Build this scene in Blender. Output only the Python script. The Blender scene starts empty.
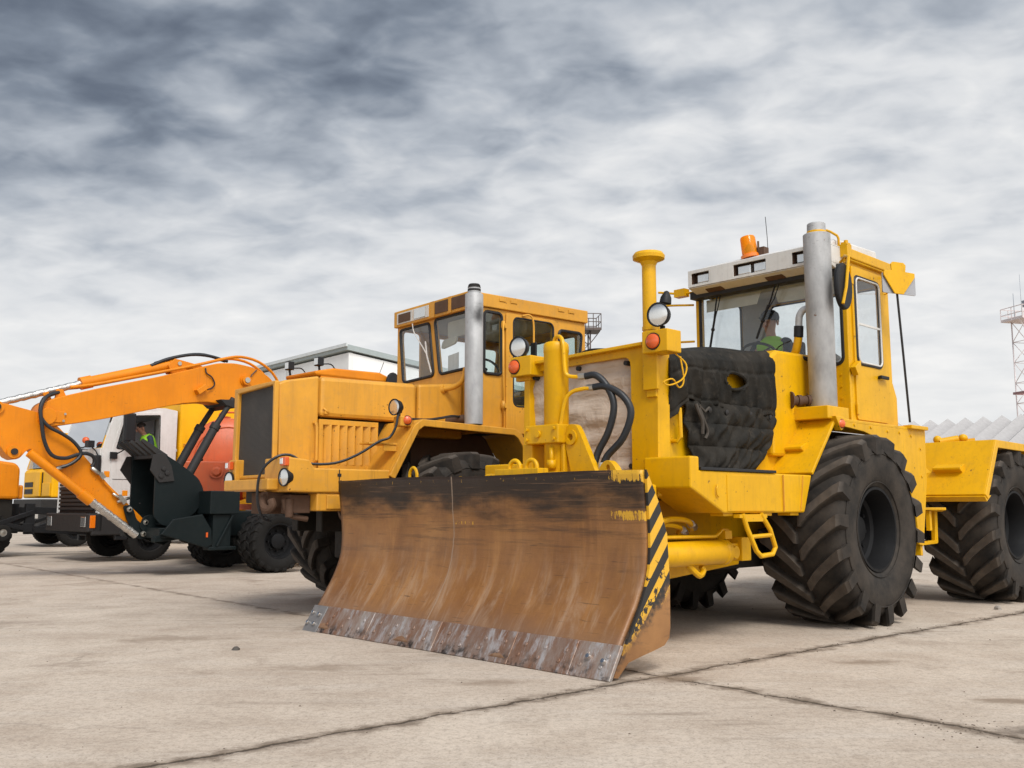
import bpy, bmesh, math, random
from mathutils import Vector, Matrix
from mathutils.geometry import tessellate_polygon
random.seed(7)
SC = bpy.context.scene
COL = SC.collection
PI = math.pi
R = math.radians

# ------------------------------------------------------------------ objects
def thing(name, label, cat, loc=(0, 0, 0), rz=0, group=None, parent=None):
    o = bpy.data.objects.new(name, None)
    COL.objects.link(o)
    o.empty_display_size = .2
    o.location = loc
    o.rotation_euler = (0, 0, R(rz))
    o['label'] = label
    o['category'] = cat
    if group:
        o['group'] = group
    return o

def tag(o, label, cat=None, group=None, kind=None):
    if label:
        o['label'] = label
    if cat:
        o['category'] = cat
    if group:
        o['group'] = group
    if kind:
        o['kind'] = kind
    return o

class MB:
    """collects faces and links them as ONE mesh object"""
    def __init__(s):
        s.v = []; s.f = []; s.sm = []
    def add(s, vs, fs, smooth=False):
        n = len(s.v)
        s.v += [tuple(p) for p in vs]
        s.f += [tuple(i + n for i in f) for f in fs]
        s.sm += [smooth] * len(fs)
        return s
    def hexa(s, p):
        return s.add(p, [(0, 3, 2, 1), (4, 5, 6, 7), (0, 1, 5, 4), (1, 2, 6, 5), (2, 3, 7, 6), (3, 0, 4, 7)])
    def box(s, x0, x1, y0, y1, z0, z1):
        return s.hexa([(x0, y0, z0), (x1, y0, z0), (x1, y1, z0), (x0, y1, z0), (x0, y0, z1), (x1, y0, z1), (x1, y1, z1), (x0, y1, z1)])
    def bar(s, p, q, w, h, up=(0, 0, 1)):
        p = Vector(p); q = Vector(q); d = (q - p).normalized(); u = Vector(up)
        a = d.cross(u)
        if a.length < 1e-4:
            a = d.cross(Vector((1, 0, 0)))
        a.normalize(); b = a.cross(d)
        a *= w / 2; b *= h / 2
        return s.hexa([p - a - b, p + a - b, p + a + b, p - a + b, q - a - b, q + a - b, q + a + b, q - a + b])
    def prism(s, pts, ax, a, b):
        def P(t, c):
            return {'x': (c, t[0], t[1]), 'y': (t[0], c, t[1]), 'z': (t[0], t[1], c)}[ax]
        n = len(pts)
        vs = [P(t, a) for t in pts] + [P(t, b) for t in pts]
        return s.add(vs, [tuple(range(n)), tuple(range(2 * n - 1, n - 1, -1))] + [(i, (i + 1) % n, n + (i + 1) % n, n + i) for i in range(n)])
    def wall(s, O, U, V, outer, holes=(), th=.03):
        """flat plate with openings; (u,v) outlines, thickness along U x V"""
        O = Vector(O); U = Vector(U); V = Vector(V); N = U.cross(V).normalized() * th
        loops = [list(outer)] + [list(h) for h in holes]
        tri = tessellate_polygon([[Vector((p[0], p[1], 0)) for p in l] for l in loops])
        flat = [p for l in loops for p in l]
        base = [O + U * p[0] + V * p[1] for p in flat]
        n = len(flat)
        fs = [tuple(t) for t in tri] + [tuple(n + i for i in reversed(t)) for t in tri]
        k = 0
        for l in loops:
            m = len(l)
            for i in range(m):
                a = k + i; b = k + (i + 1) % m
                fs.append((a, b, n + b, n + a))
            k += m
        return s.add(base + [p + N for p in base], fs)
    def cyl(s, p, q, r0, r1=None, n=20, caps=True):
        if r1 is None:
            r1 = r0
        p = Vector(p); q = Vector(q); d = (q - p).normalized()
        a = d.orthogonal().normalized(); b = d.cross(a)
        vs = []
        for c, r in ((p, r0), (q, r1)):
            for i in range(n):
                t = 2 * PI * i / n
                vs.append(c + a * (r * math.cos(t)) + b * (r * math.sin(t)))
        s.add(vs, [(i, (i + 1) % n, n + (i + 1) % n, n + i) for i in range(n)], True)
        if caps:
            s.add(vs[:n], [tuple(range(n - 1, -1, -1))]); s.add(vs[n:], [tuple(range(n))])
        return s
    def lathe(s, prof, O, D, n=32, smooth=True):
        """prof: (radius, height along D)"""
        O = Vector(O); d = Vector(D).normalized(); a = d.orthogonal().normalized(); b = d.cross(a)
        m = len(prof); vs = []
        for r, h in prof:
            for i in range(n):
                t = 2 * PI * i / n
                vs.append(O + d * h + a * (r * math.cos(t)) + b * (r * math.sin(t)))
        fs = [(j * n + i, j * n + (i + 1) % n, (j + 1) * n + (i + 1) % n, (j + 1) * n + i) for j in range(m - 1) for i in range(n)]
        return s.add(vs, fs, smooth)
    def tube(s, path, r, n=9, sub=0, closed=False):
        P = [Vector(p) for p in path]
        if sub:
            P = spline(P, sub, closed)
        m = len(P); vs = []; a = None
        for i, p in enumerate(P):
            if closed:
                d = (P[(i + 1) % m] - P[i - 1]).normalized()
            else:
                d = (P[min(i + 1, m - 1)] - P[max(i - 1, 0)]).normalized()
            if a is None:
                a = d.orthogonal().normalized()
            else:
                a = (a - d * a.dot(d))
                a = a.normalized() if a.length > 1e-5 else d.orthogonal().normalized()
            b = d.cross(a)
            for k in range(n):
                t = 2 * PI * k / n
                vs.append(p + a * (r * math.cos(t)) + b * (r * math.sin(t)))
        mm = m if closed else m - 1
        s.add(vs, [(j * n + k, j * n + (k + 1) % n, ((j + 1) % m) * n + (k + 1) % n, ((j + 1) % m) * n + k) for j in range(mm) for k in range(n)], True)
        if not closed:
            s.add(vs[:n], [tuple(range(n - 1, -1, -1))]); s.add(vs[-n:], [tuple(range(n))])
        return s
    def ball(s, c, rx, ry=None, rz=None, n=16, m=10):
        ry = ry or rx; rz = rz or rx
        vs = []
        for j in range(m + 1):
            ph = -PI / 2 + PI * j / m
            for i in range(n):
                t = 2 * PI * i / n
                vs.append((c[0] + rx * math.cos(ph) * math.cos(t), c[1] + ry * math.cos(ph) * math.sin(t), c[2] + rz * math.sin(ph)))
        return s.add(vs, [(j * n + i, j * n + (i + 1) % n, (j + 1) * n + (i + 1) % n, (j + 1) * n + i) for j in range(m) for i in range(n)], True)
    def grid(s, fn, nu, nv, smooth=True, skip=None):
        vs = [fn(i / nu, j / nv) for j in range(nv + 1) for i in range(nu + 1)]
        fs = []
        for j in range(nv):
            for i in range(nu):
                if skip and skip((i + .5) / nu, (j + .5) / nv):
                    continue
                k = j * (nu + 1) + i
                fs.append((k, k + 1, k + nu + 2, k + nu + 1))
        return s.add(vs, fs, smooth)
    def build(s, name, mat, parent=None, bevel=0, solid=0, seg=2, label=None, loc=None):
        me = bpy.data.meshes.new(name)
        me.from_pydata(s.v, [], s.f)
        bm = bmesh.new(); bm.from_mesh(me)
        bmesh.ops.remove_doubles(bm, verts=bm.verts, dist=1e-5)
        bmesh.ops.recalc_face_normals(bm, faces=bm.faces)
        for e in bm.edges:
            if len(e.link_faces) == 2:
                if e.calc_face_angle(0) > R(38):
                    e.smooth = False
        bm.to_mesh(me); bm.free()
        if any(s.sm):
            if len(me.polygons) == len(s.sm):
                for p, q in zip(me.polygons, s.sm):
                    p.use_smooth = q
            else:
                for p in me.polygons:
                    p.use_smooth = True
        me.materials.append(mat)
        o = bpy.data.objects.new(name, me)
        COL.objects.link(o)
        if parent:
            o.parent = parent
        if loc:
            o.location = loc
        if solid:
            md = o.modifiers.new('thick', 'SOLIDIFY'); md.thickness = solid; md.offset = -1
        if bevel:
            md = o.modifiers.new('edge', 'BEVEL'); md.width = bevel; md.segments = seg
            md.limit_method = 'ANGLE'; md.angle_limit = R(32)
        if label:
            o['label'] = label
        return o

def spline(P, sub, closed=False):
    m = len(P); out = []
    rng = m if closed else m - 1
    for i in range(rng):
        if closed:
            a, b, c, d = P[i - 1], P[i], P[(i + 1) % m], P[(i + 2) % m]
        else:
            b, c = P[i], P[i + 1]
            a = P[i - 1] if i else b * 2 - c
            d = P[i + 2] if i + 2 < m else c * 2 - b
        for k in range(sub):
            t = k / sub
            out.append(.5 * ((2 * b) + (c - a) * t + (2 * a - 5 * b + 4 * c - d) * t * t + (3 * b - a - 3 * c + d) * t ** 3))
    if not closed:
        out.append(P[-1])
    return out

def rrect(u0, u1, v0, v1, r=.05, n=4):
    pts = []
    for cx, cy, a in ((u1 - r, v0 + r, -90), (u1 - r, v1 - r, 0), (u0 + r, v1 - r, 90), (u0 + r, v0 + r, 180)):
        for k in range(n + 1):
            t = R(a + 90 * k / n)
            pts.append((cx + r * math.cos(t), cy + r * math.sin(t)))
    return pts

def rpoly(P, r, n=4):
    """polygon with rounded corners"""
    out = []; m = len(P)
    for i in range(m):
        a = Vector(P[i - 1]); b = Vector(P[i]); c = Vector(P[(i + 1) % m])
        p = b + (a - b).normalized() * min(r, (a - b).length * .45); q = b + (c - b).normalized() * min(r, (c - b).length * .45)
        for k in range(n + 1):
            t = k / n
            w = p * (1 - t) ** 2 + b * 2 * t * (1 - t) + q * t * t
            out.append((w[0], w[1]))
    return out

def onplane(O, U, V, pts):
    O = Vector(O); U = Vector(U); V = Vector(V)
    return [O + U * p[0] + V * p[1] for p in pts]

def copy_tree(o, parent=None):
    c = o.copy(); COL.objects.link(c)
    c.parent = parent
    for ch in list(o.children):
        copy_tree(ch, c)
    return c

# ------------------------------------------------------------------ materials
def newmat(name):
    m = bpy.data.materials.new(name); m.use_nodes = True
    nt = m.node_tree
    return m, nt, nt.nodes['Principled BSDF']

class NB:
    def __init__(s, nt):
        s.nt = nt; s.N = nt.nodes; s.L = nt.links
        s._tc = None
    def link(s, a, b):
        s.L.new(a, b)
    def obj(s):
        if s._tc is None:
            s._tc = s.N.new('ShaderNodeTexCoord')
        return s._tc.outputs['Object']
    def mapping(s, scale=(1, 1, 1), loc=(0, 0, 0), rot=(0, 0, 0), src=None):
        n = s.N.new('ShaderNodeMapping'); n.inputs['Scale'].default_value = scale
        n.inputs['Location'].default_value = loc; n.inputs['Rotation'].default_value = rot
        s.link(src or s.obj(), n.inputs['Vector']); return n.outputs[0]
    def noise(s, scale, detail=4, rough=.55, vec=None, dist=0):
        n = s.N.new('ShaderNodeTexNoise'); n.inputs['Scale'].default_value = scale
        n.inputs['Detail'].default_value = detail; n.inputs['Roughness'].default_value = rough
        n.inputs['Distortion'].default_value = dist
        s.link(vec or s.obj(), n.inputs['Vector']); return n.outputs['Fac']
    def ramp(s, f, stops, interp='LINEAR'):
        n = s.N.new('ShaderNodeValToRGB'); n.color_ramp.interpolation = interp
        e = n.color_ramp.elements
        while len(e) < len(stops):
            e.new(.5)
        for k, (p, c) in enumerate(stops):
            e[k].position = p
            e[k].color = (c, c, c, 1) if isinstance(c, (int, float)) else (*c, 1)
        s.link(f, n.inputs[0]); return n.outputs[0]
    def mix(s, f, a, b, mode='MIX'):
        n = s.N.new('ShaderNodeMix'); n.data_type = 'RGBA'; n.blend_type = mode
        for sock, val in ((n.inputs['Factor'], f), (n.inputs['A'] if False else n.inputs[6], a), (n.inputs[7], b)):
            if hasattr(val, 'is_linked') or hasattr(val, 'links'):
                s.link(val, sock)
            elif isinstance(val, (int, float)):
                sock.default_value = val if sock == n.inputs['Factor'] or sock.type == 'VALUE' else (val, val, val, 1)
            else:
                sock.default_value = (*val, 1)
        return n.outputs[2]
    def math(s, op, a, b=None, c=None, clamp=False):
        n = s.N.new('ShaderNodeMath'); n.operation = op; n.use_clamp = clamp
        for k, val in enumerate((a, b, c)):
            if val is None:
                continue
            if isinstance(val, (int, float)):
                n.inputs[k].default_value = val
            else:
                s.link(val, n.inputs[k])
        return n.outputs[0]
    def sep(s, v=None):
        n = s.N.new('ShaderNodeSeparateXYZ'); s.link(v or s.obj(), n.inputs[0]); return n.outputs
    def comb(s, x, y, z):
        n = s.N.new('ShaderNodeCombineXYZ')
        for k, val in enumerate((x, y, z)):
            if isinstance(val, (int, float)):
                n.inputs[k].default_value = val
            else:
                s.link(val, n.inputs[k])
        return n.outputs[0]
    def bump(s, h, strength=.3, dist=.02, bsdf=None):
        n = s.N.new('ShaderNodeBump'); n.inputs['Strength'].default_value = strength; n.inputs['Distance'].default_value = dist
        s.link(h, n.inputs['Height'])
        if bsdf:
            s.link(n.outputs[0], bsdf.inputs['Normal'])
        return n.outputs[0]

def sm_step(nb, v, a, b):
    n = nb.N.new('ShaderNodeMapRange'); n.interpolation_type = 'SMOOTHSTEP'
    n.inputs[1].default_value = a; n.inputs[2].default_value = b
    nb.link(v, n.inputs[0]); return n.outputs[0]

def paint(name, rgb, dirt=.35, rough=.42, rust=.2, dust=(.28, .21, .13), vary=.12, metal=0.0, spec=.4):
    """worn machine paint: faded patches, vertical run-off, chips and dust"""
    m, nt, b = newmat(name); nb = NB(nt)
    big = nb.noise(1.6, 5, .6)
    c = nb.mix(nb.ramp(big, [(.3, 0.), (.72, 1.)]), tuple(x * (1 - vary) for x in rgb), tuple(min(1, x * (1 + vary * .6) + .012 * min(1, x * 6)) for x in rgb))
    runs = nb.noise(3.0, 6, .62, nb.mapping((5, 5, .55)))
    c = nb.mix(nb.math('MULTIPLY', nb.ramp(runs, [(.50, 0.), (.74, 1.)]), dirt * .75), c, tuple(.45 * x + .55 * y * .55 for x, y in zip(rgb, dust)))
    fine = nb.noise(14, 6, .7)
    c = nb.mix(nb.math('MULTIPLY', nb.ramp(fine, [(.52, 0.), (.72, 1.)]), dirt * .55), c, dust)
    drip = nb.noise(4.2, 5, .6, nb.mapping((7, 7, .35), loc=(3, 1, 2)))
    zone = nb.ramp(nb.noise(1.1, 3, .5, nb.mapping((1, 1, 1), loc=(7, 3, 5))), [(.42, 0.), (.60, 1.)])
    c = nb.mix(nb.math('MULTIPLY', nb.math('MULTIPLY', nb.ramp(drip, [(.56, 0.), (.70, 1.)]), zone), dirt * .8), c, tuple(.28 * x + .02 for x in rgb))
    rub = nb.noise(7, 7, .75, nb.mapping((1, 1, 1.6), loc=(1, 9, 4)))
    c = nb.mix(nb.math('MULTIPLY', nb.ramp(rub, [(.60, 0.), (.72, 1.)]), dirt * .45), c, tuple(min(.85, x * 1.06 + .028) for x in rgb))
    chip = nb.noise(26, 3, .5)
    msk = nb.math('MULTIPLY', nb.ramp(chip, [(.68, 0.), (.71, 1.)]), nb.ramp(nb.noise(2.3, 3), [(.50, 0.), (.62, 1.)]))
    c = nb.mix(nb.math('MULTIPLY', msk, min(1, rust * 3)), c, (.10, .045, .02))
    nb.link(c, b.inputs['Base Color'])
    rr = nb.math('ADD', nb.math('MULTIPLY', fine, .30), rough - .12)
    nb.link(rr, b.inputs['Roughness'])
    b.inputs['Metallic'].default_value = metal
    b.inputs['Specular IOR Level'].default_value = spec
    nb.bump(nb.math('ADD', nb.math('MULTIPLY', nb.noise(2.2, 2), .8), nb.math('MULTIPLY', fine, .08)), .25, .012, b)
    return m

def plain(name, rgb, rough=.5, metal=0, bump=0, bscale=20, vary=.15, spec=.4):
    m, nt, b = newmat(name); nb = NB(nt)
    n = nb.noise(6, 5, .6)
    c = nb.mix(n, tuple(x * (1 - vary) for x in rgb), tuple(x * (1 + vary) for x in rgb))
    nb.link(c, b.inputs['Base Color'])
    nb.link(nb.math('ADD', nb.math('MULTIPLY', nb.noise(bscale, 4), .22), rough - .1), b.inputs['Roughness'])
    b.inputs['Metallic'].default_value = metal; b.inputs['Specular IOR Level'].default_value = spec
    if bump:
        nb.bump(nb.noise(bscale, 5, .6), bump, .01, b)
    return m

def glassmat(name, tint, refl=1.0, rough=.02):
    m, nt, b = newmat(name); nb = NB(nt)
    out = nt.nodes['Material Output']; nt.nodes.remove(b)
    tr = nt.nodes.new('ShaderNodeBsdfTransparent'); tr.inputs[0].default_value = (*tint, 1)
    gl = nt.nodes.new('ShaderNodeBsdfGlossy'); gl.inputs['Roughness'].default_value = rough
    fr = nt.nodes.new('ShaderNodeFresnel'); ge = nt.nodes.new('ShaderNodeNewGeometry')
    nb.link(nb.math('MULTIPLY_ADD', ge.outputs['Backfacing'], -.76, 1.45), fr.inputs[0])
    mx = nt.nodes.new('ShaderNodeMixShader')
    f = nb.math('MULTIPLY', fr.outputs[0], refl, clamp=True)
    dirt = nb.ramp(nb.noise(5, 5, .65), [(.45, 0.), (.8, .05)])
    df = nt.nodes.new('ShaderNodeBsdfDiffuse'); df.inputs[0].default_value = (.42, .40, .36, 1)
    nb.link(f, mx.inputs[0]); nb.link(tr.outputs[0], mx.inputs[1]); nb.link(gl.outputs[0], mx.inputs[2])
    m2 = nt.nodes.new('ShaderNodeMixShader'); nb.link(dirt, m2.inputs[0]); nb.link(mx.outputs[0], m2.inputs[1]); nb.link(df.outputs[0], m2.inputs[2])
    nb.link(m2.outputs[0], out.inputs[0])
    return m

M = {}
M['yellow'] = paint('yellow_paint', (.66, .345, .0015), dirt=.40, rust=.3, rough=.36, spec=.28, dust=(.30, .17, .04))
M['amber_paint'] = paint('faded_yellow_paint', (.62, .290, .030), dirt=.48, rust=.45, vary=.18, rough=.40, spec=.32, dust=(.30, .19, .09))
M['orange'] = paint('orange_paint', (.66, .200, .003), dirt=.26, rust=.2, rough=.40, spec=.25, dust=(.34, .16, .05))
M['white_paint'] = paint('white_paint', (.62, .60, .57), dirt=.28, rust=.1)
M['van_yellow'] = paint('box_yellow_paint', (.80, .40, .002), dirt=.12, rust=.05, spec=.25)
M['tank_red'] = paint('orange_red_paint', (.58, .11, .035), dirt=.35, rust=.3)
M['teal'] = paint('dark_green_paint', (.0045, .0085, .009), dirt=.12, rust=.03, dust=(.05, .047, .042), rough=.5, spec=.22)
M['visor_white'] = paint('visor_white_paint', (.60, .58, .54), dirt=.3, rust=.1)
M['black'] = plain('black_plastic', (.013, .013, .014), .5, bump=.1, spec=.25)
M['dark_steel'] = plain('dark_steel', (.028, .026, .025), .6, .15, .2, spec=.25)
M['greasy'] = plain('greasy_steel', (.018, .015, .012), .6, .05, .3, spec=.2)
M['hose'] = plain('hose_rubber', (.014, .015, .017), .42)
M['gasket'] = plain('gasket_rubber', (.012, .012, .013), .55)
M['chrome'] = plain('chrome_rod', (.75, .74, .72), .14, 1.0, vary=.05)
M['foil'] = plain('foil_wrapped_rod', (.55, .52, .48), .25, .8, .9, 34, vary=.6)
M['brass'] = plain('zinc_fitting', (.45, .43, .38), .35, .9)
M['pipe_rust'] = plain('rusty_pipe', (.10, .058, .038), .75, .1, .4, spec=.2, vary=.35)
M['seat'] = plain('seat_cloth', (.03, .032, .036), .85)
M['lamp_lens'] = plain('lamp_reflector', (.72, .72, .70), .12, .85, vary=.1)
M['amber_lens'] = plain('amber_lens', (.70, .16, .005), .2, spec=.6)
M['red_lens'] = plain('red_orange_lens', (.62, .10, .018), .25, spec=.6)
def m_blind():
    m, nt, b = newmat('sun_blind'); nb = NB(nt)
    b.inputs['Base Color'].default_value = (.72, .69, .60, 1); b.inputs['Roughness'].default_value = .6
    tl = nt.nodes.new('ShaderNodeBsdfTranslucent'); tl.inputs[0].default_value = (.80, .77, .68, 1)
    mx = nt.nodes.new('ShaderNodeMixShader'); mx.inputs[0].default_value = .6
    nb.link(b.outputs[0], mx.inputs[1]); nb.link(tl.outputs[0], mx.inputs[2]); nb.link(mx.outputs[0], nt.nodes['Material Output'].inputs[0])
    return m
M['blind'] = m_blind()
M['interior'] = plain('cab_lining', (.33, .345, .37), .8)
M['skin'] = plain('skin', (.42, .22, .15), .55, vary=.08)
M['cloth_navy'] = plain('navy_cloth', (.02, .03, .05), .85)
M['hivis'] = plain('hi_vis_green', (.30, .62, .03), .7)
M['glass'] = glassmat('cab_glass', (.93, .955, .96), 1.3)
M['glass_green'] = glassmat('green_cab_glass', (.80, .88, .85), 1.3)
M['glass_sky'] = glassmat('reflecting_glass', (.80, .83, .85), 6.0)
M['glass_pale'] = glassmat('clear_side_glass', (.97, .98, .98), 1.0)

def m_tyre():
    m, nt, b = newmat('tyre_rubber'); nb = NB(nt)
    x, y, z = nb.sep()
    r = nb.math('SQRT', nb.math('ADD', nb.math('MULTIPLY', x, x), nb.math('MULTIPLY', z, z)))
    dust = nb.noise(5, 6, .65)
    f = nb.math('MULTIPLY', nb.ramp(dust, [(.28, 0.), (.66, 1.)]), .60)
    c = nb.mix(f, (.014, .013, .012), (.068, .054, .042))
    # lug tops rubbed pale by the concrete
    top = nb.math('MULTIPLY', sm_step(nb, r, .835, .872), nb.ramp(nb.noise(11, 4), [(.25, .35), (.7, 1.)]))
    c = nb.mix(nb.math('MULTIPLY', top, .55), c, (.135, .11, .088))
    nb.link(c, b.inputs['Base Color']); b.inputs['Roughness'].default_value = .72
    b.inputs['Specular IOR Level'].default_value = .18
    nb.bump(nb.noise(30, 5, .65), .25, .008, b)
    return m
M['tyre'] = m_tyre()
M['small_tyre'] = plain('small_tyre_rubber', (.014, .013, .012), .8, 0, .3, vary=.45, spec=.15)
M['rim'] = plain('rim_steel', (.009, .009, .0095), .55, 0, .15, vary=.3, spec=.15)

def m_galv(name, soot):
    m, nt, b = newmat(name); nb = NB(nt)
    x, y, z = nb.sep()
    n = nb.noise(7, 6, .65, nb.mapping((1, 1, .45)))
    c = nb.mix(nb.ramp(n, [(.3, 0.), (.75, 1.)]), (.27, .27, .268), (.46, .457, .452))
    scr = nb.ramp(nb.noise(22, 4, .6, nb.mapping((1, 1, 3.2))), [(.60, 0.), (.68, 1.)])
    c = nb.mix(nb.math('MULTIPLY', scr, nb.math('MULTIPLY', sm_step(nb, z, soot[1] - .9, soot[1]), .55)), c, (.14, .13, .125))
    spot = nb.ramp(nb.noise(13, 2), [(.74, 0.), (.77, .8)])
    c = nb.mix(spot, c, (.14, .06, .03))
    if soot[0]:
        d = nb.math('SQRT', nb.math('ADD', nb.math('POWER', nb.math('MULTIPLY', nb.math('SUBTRACT', z, soot[0]), 1.0), 2), nb.math('POWER', nb.math('MULTIPLY', nb.math('SUBTRACT', x, soot[2]), 1.5), 2)))
        d = nb.math('ADD', d, nb.math('MULTIPLY', nb.noise(14, 4), .12))
        c = nb.mix(sm_step(nb, d, .24, .07), c, (.035, .033, .032))
    nb.link(c, b.inputs['Base Color']); b.inputs['Roughness'].default_value = .5; b.inputs['Metallic'].default_value = .1
    nb.bump(n, .15, .01, b)
    return m
M['galv_a'] = m_galv('galvanised_stack', (0, 3.9, 0))
M['galv_b'] = m_galv('sooty_stack', (3.28, 3.7, .54))

def m_blade():
    m, nt, b = newmat('worn_blade_steel'); nb = NB(nt)
    x, y, z = nb.sep()
    n1 = nb.noise(1.5, 6, .6)
    c = nb.mix(nb.ramp(n1, [(.3, 0.), (.7, 1.)]), (.195, .080, .022), (.33, .160, .055))
    n2 = nb.noise(7, 6, .65)
    c = nb.mix(nb.math('MULTIPLY', nb.ramp(n2, [(.4, 0.), (.7, 1.)]), .4), c, (.22, .10, .048))
    vs1 = nb.noise(1.3, 8, .72, nb.mapping((1, 3.4, .55), loc=(2, 3, 1)), .4)
    c = nb.mix(nb.math('MULTIPLY', nb.ramp(vs1, [(.40, 1.), (.60, 0.)]), nb.math('MULTIPLY', nb.ramp(nb.noise(2.4, 6, .65, nb.mapping((1, 1, 1), loc=(5, 5, 5))), [(.38, 0.), (.62, 1.)]), .55)), c, (.135, .058, .024))
    c = nb.mix(nb.math('MULTIPLY', nb.ramp(vs1, [(.52, 0.), (.72, 1.)]), nb.math('MULTIPLY', nb.ramp(nb.noise(1.9, 6, .65, nb.mapping((1, 1, 1), loc=(1, 8, 5))), [(.38, 0.), (.62, 1.)]), .60)), c, (.40, .195, .065))
    # polished grey vertical streaks low on the mouldboard
    st = nb.noise(1.5, 8, .72, nb.mapping((1, 4.6, .9), rot=(R(9), 0, 0)), .5)
    low = nb.math('MULTIPLY', sm_step(nb, z, .95, .35), nb.ramp(st, [(.50, 0.), (.70, 1.)]))
    c = nb.mix(nb.math('MULTIPLY', low, .55), c, (.45, .335, .235))
    # damp grey foot
    c = nb.mix(nb.math('MULTIPLY', sm_step(nb, nb.math('ADD', z, nb.math('MULTIPLY', n1, .25)), .5, .28), .5), c, (.20, .125, .085))
    # horizontal dark burnish
    hz = nb.noise(2.6, 7, .7, nb.mapping((1, .32, 7)))
    c = nb.mix(nb.math('MULTIPLY', nb.ramp(hz, [(.52, 0.), (.66, 1.)]), nb.math('MULTIPLY', sm_step(nb, z, .45, 1.15), .8)), c, (.045, .028, .019))
    # old dark paint band on the top third
    zt = nb.math('ADD', z, nb.math('MULTIPLY', nb.math('SUBTRACT', nb.noise(1.7, 6, .6, nb.mapping((1, 1, 3))), .5), .55))
    c = nb.mix(nb.math('MULTIPLY', sm_step(nb, zt, 1.02, 1.24), .95), c, (.019, .0135, .0105))
    hz2 = nb.noise(5, 6, .7, nb.mapping((1, .22, 9)))
    c = nb.mix(nb.math('MULTIPLY', nb.ramp(hz2, [(.56, 0.), (.64, 1.)]), nb.math('MULTIPLY', sm_step(nb, z, .9, 1.2), .7)), c, (.15, .08, .04))
    # scratches
    sc = nb.noise(20, 3, .5, nb.mapping((1, .18, 5)))
    c = nb.mix(nb.ramp(sc, [(.68, 0.), (.70, .6)]), c, (.05, .03, .02))
    # yellow paint left near the right top corner and along the top lip
    yn = nb.noise(10, 8, .78, nb.mapping((1, 3.4, .8), rot=(R(24), 0, 0)))
    reg = nb.math('MULTIPLY', sm_step(nb, y, .52, .08), sm_step(nb, z, 1.22, 1.33))
    reg2 = nb.math('MULTIPLY', nb.math('MULTIPLY', sm_step(nb, y, .42, .12), sm_step(nb, nb.math('ABSOLUTE', nb.math('SUBTRACT', z, 1.06)), .07, .02)), .92)
    reg3 = nb.math('MULTIPLY', sm_step(nb, nb.math('ABSOLUTE', nb.math('SUBTRACT', z, 1.335)), .035, .01), .62)
    reg4 = nb.math('MULTIPLY', nb.math('MULTIPLY', sm_step(nb, nb.math('ABSOLUTE', nb.math('SUBTRACT', y, 1.85)), .4, .1), sm_step(nb, nb.math('ABSOLUTE', nb.math('SUBTRACT', z, .99)), .035, .01)), .70)
    rg = nb.math('MAXIMUM', nb.math('MAXIMUM', reg, reg2), nb.math('MAXIMUM', reg3, reg4))
    ym = nb.math('GREATER_THAN', nb.math('ADD', nb.math('MULTIPLY', yn, 1.0), nb.math('MULTIPLY', rg, .52)), .94)
    c = nb.mix(ym, c, (.60, .33, .03))
    # weld seam
    seam = sm_step(nb, nb.math('ABSOLUTE', nb.math('SUBTRACT', nb.math('ADD', y, nb.math('MULTIPLY', nb.noise(3, 4), .06)), 1.97)), .011, .003)
    c = nb.mix(nb.math('MULTIPLY', seam, .62), c, (.33, .24, .17))
    nb.link(c, b.inputs['Base Color'])
    b.inputs['Metallic'].default_value = .05; b.inputs['Specular IOR Level'].default_value = .32
    nb.link(nb.math('ADD', nb.math('MULTIPLY', n2, .45), .18), b.inputs['Roughness'])
    nb.bump(nb.math('ADD', nb.math('ADD', nb.math('MULTIPLY', n2, .4), nb.math('MULTIPLY', nb.noise(1.6, 3), 1.2)), nb.math('MULTIPLY', hz, .5)), .4, .015, b)
    return m
M['blade'] = m_blade()

def m_edge():
    m, nt, b = newmat('cutting_edge_steel'); nb = NB(nt)
    x, y, z = nb.sep()
    n = nb.noise(3, 7, .7, nb.mapping((1, 2.2, .8))); n2 = nb.noise(5, 8, .75, nb.mapping((1, 2.6, .8), rot=(R(12), 0, 0)))
    blk = nb.N.new('ShaderNodeTexVoronoi'); blk.voronoi_dimensions = '1D'; blk.inputs['Scale'].default_value = 2.8
    nb.link(y, blk.inputs['W'])
    c = nb.mix(nb.ramp(n, [(.35, 0.), (.65, 1.)]), (.22, .105, .055), (.36, .32, .285))
    c = nb.mix(nb.math('MULTIPLY', nb.ramp(nb.math('ADD', blk.outputs['Color'], 0.0), [(.3, 0.), (.6, 1.)]), .45), c, (.17, .075, .038))
    c = nb.mix(nb.math('MULTIPLY', nb.ramp(n2, [(.50, 0.), (.62, 1.)]), .6), c, (.46, .46, .47))
    c = nb.mix(nb.math('MULTIPLY', nb.ramp(nb.noise(12, 5, .6), [(.5, 0.), (.66, 1.)]), sm_step(nb, z, .13, .02)), c, (.03, .022, .018))
    nb.link(c, b.inputs['Base Color']); b.inputs['Metallic'].default_value = .4
    nb.link(nb.math('ADD', nb.math('MULTIPLY', n2, .4), .32), b.inputs['Roughness'])
    nb.bump(n2, .6, .012, b)
    return m
M['edge'] = m_edge()

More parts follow.
